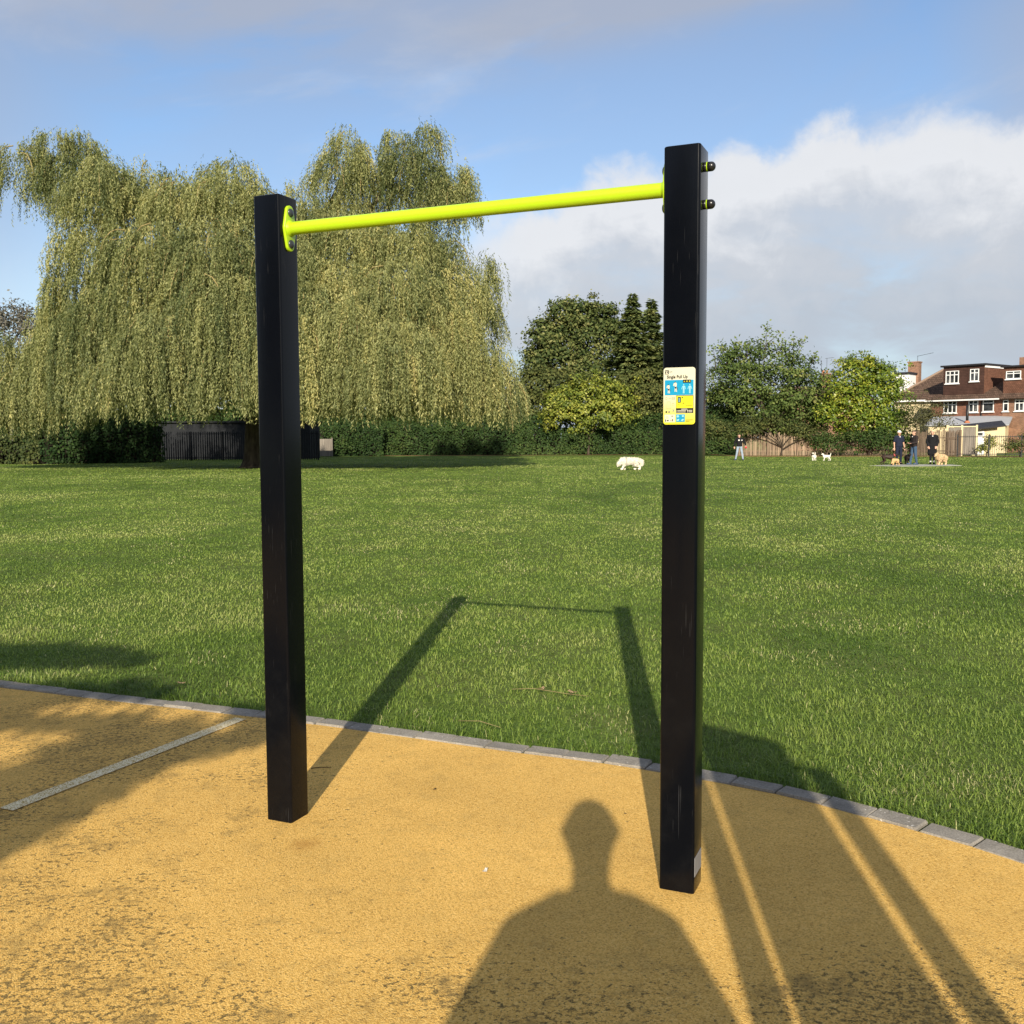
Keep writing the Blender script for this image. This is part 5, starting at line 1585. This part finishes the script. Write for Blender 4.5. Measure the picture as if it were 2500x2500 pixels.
# the man looking up by the fence
p1 = person('man in black jacket and pale jeans looking up, near the paling fence', gp(1395, 65.3), R(-18), 1.70,
       dict(head=(-.03, .07, 1.63), jaw=(-.02, -.01, 1.585), neck=(-.01, .03, 1.49), ell=(-.30, .05, 1.17), wrl=(-.31, -.04, .92), elr=(.33, .06, 1.2), wrr=(.40, -.04, .99), knl=(-.15, -.05, .5), knr=(.17, .03, .5), anl=(-.24, .02, .09), anr=(.24, .02, .09), fol=(-.27, -.13, .035), for_=(.27, -.13, .035)),
       [('jacket', M['blackcloth'], 'jacket'), ('jeans', M['palejean'], 'trousers'), ('shoe', M['jean'], 'shoe')], hair=M['brownhair'])
b = MB(); b.dome((-.02, -.148, 1.34), (0, -1, 0), .05, .006, .004, 12, 3); b.build('jacket_badge', M['whitecloth'], p1); b = MB(); b.dome((.17, -.11, 1.34), (.3, -1, 0), .036, .006, .004, 12, 3); b.build('jacket_badge', M['whitecloth'], p1)
tb = MB(); tb.dome((0, 0, 0), (0, 0, 1), .07, .07, 0, 12, 5); tb.dome((0, 0, 0), (0, 0, -1), .07, .07, 0, 12, 5)
to = tb.build('dog_toy', M['redball'], None, smooth=True)
Mp = Matrix.Translation(p1.location) @ Matrix.Rotation(R(-18), 4, 'Z') @ Matrix.Scale(1.7 / 1.75, 4)
to.location = Mp @ Vector((.43, -.10, .86))
tag(to, 'red toy held by the man looking up near the fence', 'toy')
person('man in a white cap and navy t-shirt standing behind the chocolate dog', gp(1696, 54.0), R(4), 1.80,
       dict(ell=(-.25, .03, 1.14), wrl=(-.26, -.03, .88), elr=(.25, .03, 1.14), wrr=(.27, -.05, .87)),
       [('shirt', M['navy'], 'tee'), ('shirt_collar', M['whitecloth'], 'collar'), ('trousers', M['navy'], 'trousers'), ('shoe', M['blackcloth'], 'shoe')], cap=True)
person('man in a dark jacket and blue jeans standing side on, between the other two walkers', gp(1724.5, 53.2), R(-80), 1.81,
       dict(elr=(.22, -.02, 1.14), wrr=(.12, -.22, 1.10), ell=(-.22, -.02, 1.14), wrl=(-.10, -.24, 1.12), knl=(-.09, -.08, .5), anl=(-.09, -.14, .09), fol=(-.09, -.31, .035), knr=(.1, .03, .5), anr=(.1, .10, .09), for_=(.1, -.06, .035)),
       [('jacket', M['browncloth'], 'jacket'), ('shirt_front', M['whitecloth'], 'collar'), ('jeans', M['jean'], 'trousers'), ('shoe', M['jean'], 'shoe')], hair=M['brownhair'])
p4 = person('blond person in a long black coat beside the cream dog', gp(1759, 53.6), R(-22), 1.84,
       dict(elr=(.26, .04, 1.15), wrr=(.19, -.10, .93), ell=(-.26, .04, 1.15), wrl=(-.19, -.10, .93), jaw=(-.015, -.035, 1.575), knl=(-.07, -.01, .5), knr=(.07, -.01, .5), anl=(-.075, .02, .09), anr=(.085, .02, .09), fol=(-.09, -.15, .035), for_=(.1, -.15, .035)),
       [('coat', M['blackcloth'], 'coat'), ('scarf', M['whitecloth'], 'collar'), ('trousers', M['blackcloth'], 'short trousers'), ('socks', M['whitecloth'], 'socks'), ('shoe', M['blackcloth'], 'shoe')], hair=M['blond'])

def dog(name, label, loc, rz, length, height, mat, head='level', tail='down', fluff=0.0, stride=.1, ears='flop', muzzle=None, collar=None, belly=.5):
    """faces +x before turning; body length (chest to rump) and shoulder height in metres"""
    root = thing(name, label, 'dog', loc, rz)
    L, Hh = length, height
    f = fluff
    cx, rx = L * .36, -L * .36
    rch = Hh * .21 + f; rbl = Hh * .155 + f; rrp = Hh * .18 + f
    zc = Hh * .72
    q = [[((cx, 0, zc), rch), ((cx - L * .18, 0, zc - .01), rch * .96)], [((cx - L * .18, 0, zc - .01), rch * .96), ((-L * .12, 0, zc + Hh * .04), rbl)], [((-L * .12, 0, zc + Hh * .04), rbl), ((rx, 0, zc + Hh * .02), rrp)], [((cx + .02, 0, zc + Hh * .12), rch * .7), ((rx, 0, zc + Hh * .08), rrp * .75)]]
    hl = Hh * .20
    nb = np.array([cx + L * .08, 0, zc + Hh * .12])
    if head == 'down':
        hp = nb + np.array([L * .20, 0, -Hh * .32]); md = np.array([.55, 0, -.75])
    elif head == 'floor':
        hp = nb + np.array([L * .16, 0, -Hh * .50]); md = np.array([.75, 0, -.6])
    elif head == 'up':
        hp = nb + np.array([L * .16, 0, Hh * .30]); md = np.array([.95, 0, .05])
    else:
        hp = nb + np.array([L * .22, 0, Hh * .12]); md = np.array([.95, 0, -.25])
    md = md / np.linalg.norm(md)
    pr = np.array([0, 1.0, 0]); upd = np.cross(md, pr); upd = -upd if upd[2] < 0 else upd
    q += [[(nb, rch * .62), (hp - md * hl * .3, hl * .52 + f * .7)], [(hp, hl * .55 + f * .6), (hp + md * hl * .25, hl * .44 + f * .4)], [(hp + md * hl * .4 - upd * hl * .1, hl * .30 + f * .3), (hp + md * hl * 1.05 - upd * hl * .14, hl * .21 + f * .15)]]
    for s in (-1, 1):
        eb = hp + pr * s * hl * .42 + upd * hl * .36 - md * hl * .1
        if ears == 'flop': q += [[(eb, hl * .16), (eb + pr * s * hl * .22 - upd * hl * .6, hl * .15), (eb + md * hl * .12 + pr * s * hl * .18 - upd * hl * .4, hl * .12)]]
        else: q += [[(eb, hl * .2), (eb + upd * hl * .55 + pr * s * hl * .1, hl * .07)]]
    lr_ = Hh * .055 + f * .35
    for s in (-1, 1):
        dxf = stride * s; y = s * (rch * .55)
        # front leg: shoulder, elbow, wrist, paw
        a_ = np.array([cx + .01, y, zc - Hh * .05]); el_ = np.array([cx - L * .02 + dxf * .3, y, Hh * .40]); w_ = np.array([cx + L * .015 + dxf * .8, y, Hh * .17]); p_ = np.array([cx + L * .01 + dxf, y, lr_ * .9])
        q += [[(a_, lr_ * 1.9), (el_, lr_ * 1.35)], [(el_, lr_ * 1.3), (w_, lr_ * .95)], [(w_, lr_ * .95), (p_, lr_ * .85)], [(p_, lr_ * .9), (p_ + np.array([lr_ * 1.1, 0, -.0]), lr_ * .85)]]
        dxr = -stride * s; y = s * (rrp * .6)
        h_ = np.array([rx, y, zc - Hh * .02]); kn = np.array([rx + L * .10 + dxr * .3, y, Hh * .42]); hk = np.array([rx - L * .10 + dxr * .8, y, Hh * .26]); p_ = np.array([rx - L * .06 + dxr, y, lr_ * .9])
        q += [[(h_, lr_ * 2.4), (kn, lr_ * 1.6)], [(kn, lr_ * 1.5), (hk, lr_ * .9)], [(hk, lr_ * .9), (p_, lr_ * .82)], [(p_, lr_ * .9), (p_ + np.array([lr_ * 1.1, 0, 0]), lr_ * .85)]]
    tb_ = np.array([rx - L * .12, 0, zc + Hh * .12])
    if tail == 'up': tp = [tb_, tb_ + np.array([-L * .06, 0, Hh * .22]), tb_ + np.array([-L * .12, 0, Hh * .48])]; tr_ = [lr_ * 1.0, lr_ * 1.1, lr_ * .6]
    elif tail == 'bushy': tp = [tb_, tb_ + np.array([-L * .13, 0, -Hh * .16]), tb_ + np.array([-L * .14, 0, -Hh * .42])]; tr_ = [lr_ * 1.3, lr_ * 2.3, lr_ * 1.5]
    else: tp = [tb_, tb_ + np.array([-L * .12, 0, -Hh * .12]), tb_ + np.array([-L * .16, 0, -Hh * .38])]; tr_ = [lr_ * .8, lr_ * .65, lr_ * .35]
    q += [[(tp[0], tr_[0]), (tp[1], tr_[1])], [(tp[1], tr_[1]), (tp[2], tr_[2])]]
    soft('body', q, max(.008, Hh * .018), mat, root, 3)
    if f >= .03:
        bo = root.children[0].data
        nv = len(bo.vertices)
        co = np.empty(nv * 3, np.float32); bo.vertices.foreach_get('co', co); co = co.reshape(-1, 3)
        no = np.array([tuple(v.normal) for v in bo.vertices])
        pick = rng.choice(nv, min(nv, 7000), replace=False)
        P, Nn = co[pick].astype(float), no[pick]
        T = Nn * .55 + np.array([-.55, 0, -.55]) + rng.normal(0, .3, P.shape)
        fl_ = np.clip((P[:, 2] - .06) / .2, .25, 1)
        m2 = leaf_mesh('fur', P - Nn * .006, T, Nn + rng.normal(0, .4, P.shape), (.035 + f) * .8 * fl_ * rng.uniform(.6, 1.2, len(P)), .022 * rng.uniform(.6, 1.2, len(P)), rng.random(len(P)))
        link('fur', m2, mat, root)
    nz_ = MB(); c_ = hp + md * hl * 1.24 - upd * hl * .06
    nz_.dome(tuple(c_ - md * hl * .06), tuple(md), hl * .13, hl * .12, .002, 10, 3); nz_.build('nose', M['darknose'], root, smooth=True)
    if muzzle is not None:
        soft('muzzle', [[(hp + md * hl * .35 - upd * hl * .1, hl * .32 + f * .3), (hp + md * hl * 1.05 - upd * hl * .14, hl * .225 + f * .16)]], .008, muzzle, root, 2)
    if collar is not None:
        ca = nb * .45 + (hp - md * hl * .3) * .55; ax_ = (hp - nb) / np.linalg.norm(hp - nb)
        rr = (rch * .62 + hl * .52 + f * .7) * .5 + .012
        cb_ = MB(); cb_.tube([Vector(ca - ax_ * .022), Vector(ca + ax_ * .022)], rr, 16); cb_.build('collar', collar, root)
    return root
dg1 = dog('dog', 'big fluffy white dog sniffing the lawn, left of the right black post', gp(1189, 46.8), R(180 + 6), .84, .56, M['whitefur'], 'down', 'bushy', .05, .08, 'flop')
hb = MB()
for i in range(20):
    a0, a1 = 2 * math.pi * i / 20, 2 * math.pi * (i + 1) / 20
    rr = .58 * .21 + .062 + .012
    hb.bar((.20, rr * math.cos(a0), .42 + rr * 1.06 * math.sin(a0)), (.20, rr * math.cos(a1), .42 + rr * 1.06 * math.sin(a1)), .012, .03)
hb.build('harness', M['signgrey'], dg1)
dog('dog', 'white terrier facing the camera with a dark harness, by the paling fence', gp(1536, 63.4), R(235), .36, .40, M['whitefur'], 'up', 'up', .018, .03, 'prick', collar=M['blackcloth'])
dog('dog', 'white terrier standing side on with its tail up, just right of the other terrier', gp(1560, 63.4), R(180), .44, .36, M['whitefur'], 'up', 'up', .018, .03, 'prick')
dog('dog', 'chocolate brown dog with a red collar in front of the white-capped man', gp(1675.5, 53.2), R(-8), .62, .56, M['chocfur'], 'level', 'down', 0.0, .06, 'flop', collar=M['redcollar'])
dog('dog', 'small tan dog sniffing the ground beside the chocolate dog', gp(1690, 52.4), R(196), .36, .36, M['tanfur'], 'floor', 'down', .012, .04, 'flop', muzzle=M['darknose'])
dog('dog', 'black dog seen end on behind the legs of the man in jeans', gp(1713, 53.6), R(-98), .60, .56, M['blackfur'], 'level', 'down', .01, .04, 'flop')
dog('dog', 'fluffy cream dog beside the person in the long black coat', gp(1776, 52.6), R(205), .50, .56, M['creamfur'], 'level', 'bushy', .04, .05, 'flop')

# ================================================================== SMALL LITTER
def scrap(name, label, cat, px, py, size, mat, seed, curl=.4, z=.006):
    r_ = np.random.default_rng(seed)
    c_ = ground(px, py)
    bm = bmesh.new()
    n_ = 6
    grid = [[None] * (n_ + 1) for _ in range(n_ + 1)]
    for i in range(n_ + 1):
        for j in range(n_ + 1):
            u, v = i / n_ - .5, j / n_ - .5
            rr = 1 - .35 * abs(u * 2) ** 2
            zz = curl * size * (abs(u) * .6 + .25 * math.sin(v * 9 + seed) * u + r_.uniform(0, .16))
            grid[i][j] = bm.verts.new((u * size, v * size * .55 * rr + r_.normal(0, size * .02), zz + .001))
    for i in range(n_):
        for j in range(n_):
            bm.faces.new((grid[i][j], grid[i + 1][j], grid[i + 1][j + 1], grid[i][j + 1]))
    bmesh.ops.solidify(bm, geom=bm.faces[:], thickness=.0008)
    me = bpy.data.meshes.new(name); bm.to_mesh(me); bm.free()
    o = link(name, me, mat)
    o.location = (c_.x, c_.y, z); o.rotation_euler = (0, 0, r_.uniform(0, 6))
    return tag(o, label, cat)
scrap('paper_scrap', 'small crumpled white scrap on the yellow rubber between the posts', 'scrap', 915, 1647, .026, M['tissue'], 1, .9, .003)
scrap('dead_leaf', 'small dark dead leaf on the rubber between the posts near the kerb', 'leaf', 820, 1491, .018, M['darkleaf'], 2, .5, .003)
scrap('dead_leaf', 'pale dry leaf on the grass near the kerb, left of the left post', 'leaf', 342, 1296, .05, M['dryleaf'], 3, .35, .022)
scrap('dead_leaf', 'curled dry brown leaf on the grass, left one of the pair between the post shadows', 'leaf', 1022, 1308, .05, M['dryleaf'], 4, .5, .024)
scrap('dead_leaf', 'curled dry brown leaf on the grass, right one of the pair between the post shadows', 'leaf', 1080, 1315, .055, M['dryleaf'], 5, .5, .024)
scrap('dead_leaf', 'tiny dark leaf fragment on the rubber left of the left post', 'leaf', 1180, 1537, .012, M['darkleaf'], 6, .5, .003)['label'] = 'tiny dark leaf fragment on the rubber left of the right post'
tw = MB(); a_, b_ = ground(587, 1452), ground(625, 1450)
tw.tube([a_ + Vector((0, 0, .006)), a_.lerp(b_, .5) + Vector((0, .002, .008)), b_ + Vector((0, 0, .006))], [.0022, .002, .0014], 6)
tag(tw.build('fallen_twig', M['twig'], smooth=True), 'thin dark twig lying in the left post shadow on the rubber', 'twig')
tw = MB(); a_, b_ = ground(965, 1304), ground(1110, 1318)
tw.tube([a_ + Vector((0, 0, .012)), a_.lerp(b_, .3) + Vector((0, .02, .024)), a_.lerp(b_, .7) + Vector((0, -.01, .02)), b_ + Vector((0, 0, .014))], [.0022, .002, .0016, .001], 6)
tag(tw.build('fallen_twig', M['strawtwig'], smooth=True), 'pale straw-coloured twig lying in the grass near the dry leaves', 'twig')
tw = MB(); a_, b_ = ground(640, 1408 - 60), ground(735, 1360)
a_, b_ = ground(865, 1367), ground(945, 1380)
tw.tube([a_ + Vector((0, 0, .02)), a_.lerp(b_, .5) + Vector((0, .01, .034)), b_ + Vector((0, 0, .02))], [.002, .0018, .001], 6)
tag(tw.build('fallen_twig', M['strawtwig'], smooth=True), 'yellow stalk in the long grass just behind the kerb between the posts', 'twig')

# ================================================================== WHAT STANDS BEHIND THE CAMERA AND SHADES THE GROUND
photog = person('photographer in dark clothes holding a phone up behind the camera', (.0, -.27, 0), R(180), 1.87,
       dict(chest=(0, 0, 1.235), waist=(0, 0, 1.0), neck=(0, .01, 1.47), shl=(-.19, .0, 1.30), shr=(.19, .0, 1.30), ell=(-.295, -.04, 1.08), elr=(.295, -.04, 1.08), wrl=(-.085, -.175, 1.20), wrr=(.085, -.175, 1.20)),
       [('coat', M['navy'], 'loose coat'), ('trousers', M['jean'], 'trousers'), ('shoe', M['blackcloth'], 'shoe')], hair=M['brownhair'], voxel=.009, jowl=True)
ph = MB(); ph.box(-.037, .037, -.034, -.026, CH - .135, CH + .018)
tag(ph.build('phone', M['bolt'], bevel=.002), 'black phone held upright by the photographer', 'phone')
# neighbouring exercise station with a back board
stn = thing('exercise_station', 'black two-post exercise station with a wide board between its posts, beside the photographer', 'exercise station', (.69, -.32, 0), R(-46))
for x in (-.31, .44):
    q = MB(); q.box(x - .04, x + .04, -.04, .04, 0, 2.45 if x < 0 else 2.22); q.build('post', M['post'], stn, bevel=.008)
q = MB(); q.box(-.20, .31, -.02, .02, .15, 2.36); q.build('back_board', M['hdpe'], stn, bevel=.004)
for z in (.5, 1.0, 2.2):
    for s in (-1, 1):
        q = MB(); q.bar((.30 if s > 0 else -.19, 0, z), (.41 if s > 0 else -.28, 0, z), .03, .03); q.build('bracket', M['bolt'], stn)
# young tree behind the photographer, its dense crown shades the left of the rubber
def shade_tree():
    b0 = Vector((-3.6, -2.5, 0))
    root = thing('young_tree', 'young leafy tree standing behind the photographer on the left', 'tree', b0)
    poly_ = [(-2.36, 1.9), (-2.30, 2.6), (-2.10, 3.12), (-1.95, 3.18), (-1.83, 3.20), (-1.78, 3.30), (-1.87, 3.46), (-2.5, 3.60), (-2.9, 3.74), (-3.9, 3.74), (-4.5, 3.85), (-4.3, 3.95), (-3.2, 3.96), (-3.15, 4.1), (-3.6, 4.24), (-4.2, 4.27), (-5.0, 4.2), (-5.3, 3.2), (-5.0, 1.9)]
    n = 40000
    X = rng.uniform(-5.4, -1.7, n); Z = rng.uniform(1.85, 4.35, n); D = rng.normal(0, .55, n)
    holes_ = [(-2.95, 3.52, .33, .10), (-2.40, 3.47, .28, .10), (-3.05, 3.28, .34, .085), (-3.02, 3.12, .26, .10), (-2.06, 3.36, .17, .07), (-2.62, 3.60, .2, .05), (-3.6, 3.4, .2, .09), (-2.62, 3.27, .09, .045)]
    wob_ = (vnoise(X * 5, Z * 5, 31) - .5) * .10
    ok = inside(poly_, X + wob_, Z + wob_)
    for hx_, hz_, rx_, rz_ in holes_:
        ok &= ((X - hx_) / rx_) ** 2 + ((Z - hz_) / rz_) ** 2 > 1
    X, Z, D = X[ok], Z[ok], D[ok]; n = len(X)
    # depth runs along the sun direction so the gaps stay open towards the sun
    P = np.stack([X + D * math.tan(SUN_AZ), -2.5 + D, Z - D * math.tan(SUN_EL)], 1)
    out = unit(rng.normal(0, .6, (n, 3)) + np.array([0, -.7, .5])); T = rng.normal(size=(n, 3)); T[:, 2] -= .3
    T = unit(T - out * np.sum(T * out, 1, keepdims=True) * .8)
    me = leaf_mesh('crown', P - np.array(b0), T, out, .10 * rng.uniform(.6, 1.3, n), .06 * rng.uniform(.7, 1.2, n), rng.random(n))
    link('crown', me, M['oak'], root)
    t = MB(); t.tube([(0, 0, -.05), (0, 0, .2), (-.05, 0, 1.2), (.0, 0, 2.2), (.1, 0, 3.3)], [.12, .085, .075, .06, .02], 10)
    for s_ in ((-.9, 2.9), (.9, 3.0), (-.4, 3.6), (.5, 2.6)):
        t.tube([(0, 0, 1.7), (s_[0] * .5, 0, 1.7 + (s_[1] - 1.7) * .65), (s_[0], 0, s_[1])], [.05, .035, .012], 6)
    t.build('trunk', M['bark'], root, smooth=True)
shade_tree()
for (x_, y_, h_, nm_) in ((-17, -9, 6.5, 'nearest'), (-22, -16, 7.5, 'middle'), (-15, -22, 8.0, 'farthest')):  # unseen trees, added so the posts reflect something dark
    b_ = Vector((x_, y_, 0))
    root = thing('reflection_tree', nm_ + ' of three unseen trees added behind on the left to darken the post reflections', 'tree', b_, 0, 'added trees for the post reflections')
    crown('crown', [(x_, y_, h_ * .62, 3.8, 3.8, h_ * .38), (x_ + 2, y_ - 2, h_ * .5, 3.2, 3.2, h_ * .34), (x_ - 2, y_ + 2, h_ * .5, 3.2, 3.2, h_ * .36)], root, M['oak'], b_, 240, 34, 1.2, .4, .28)
    t = MB(); t.tube([(0, 0, -.05), (0, 0, .5), (.1, 0, h_ * .6)], [.36, .24, .1], 10); t.build('trunk', M['bark'], root, smooth=True)
print('objects', len(bpy.data.objects))
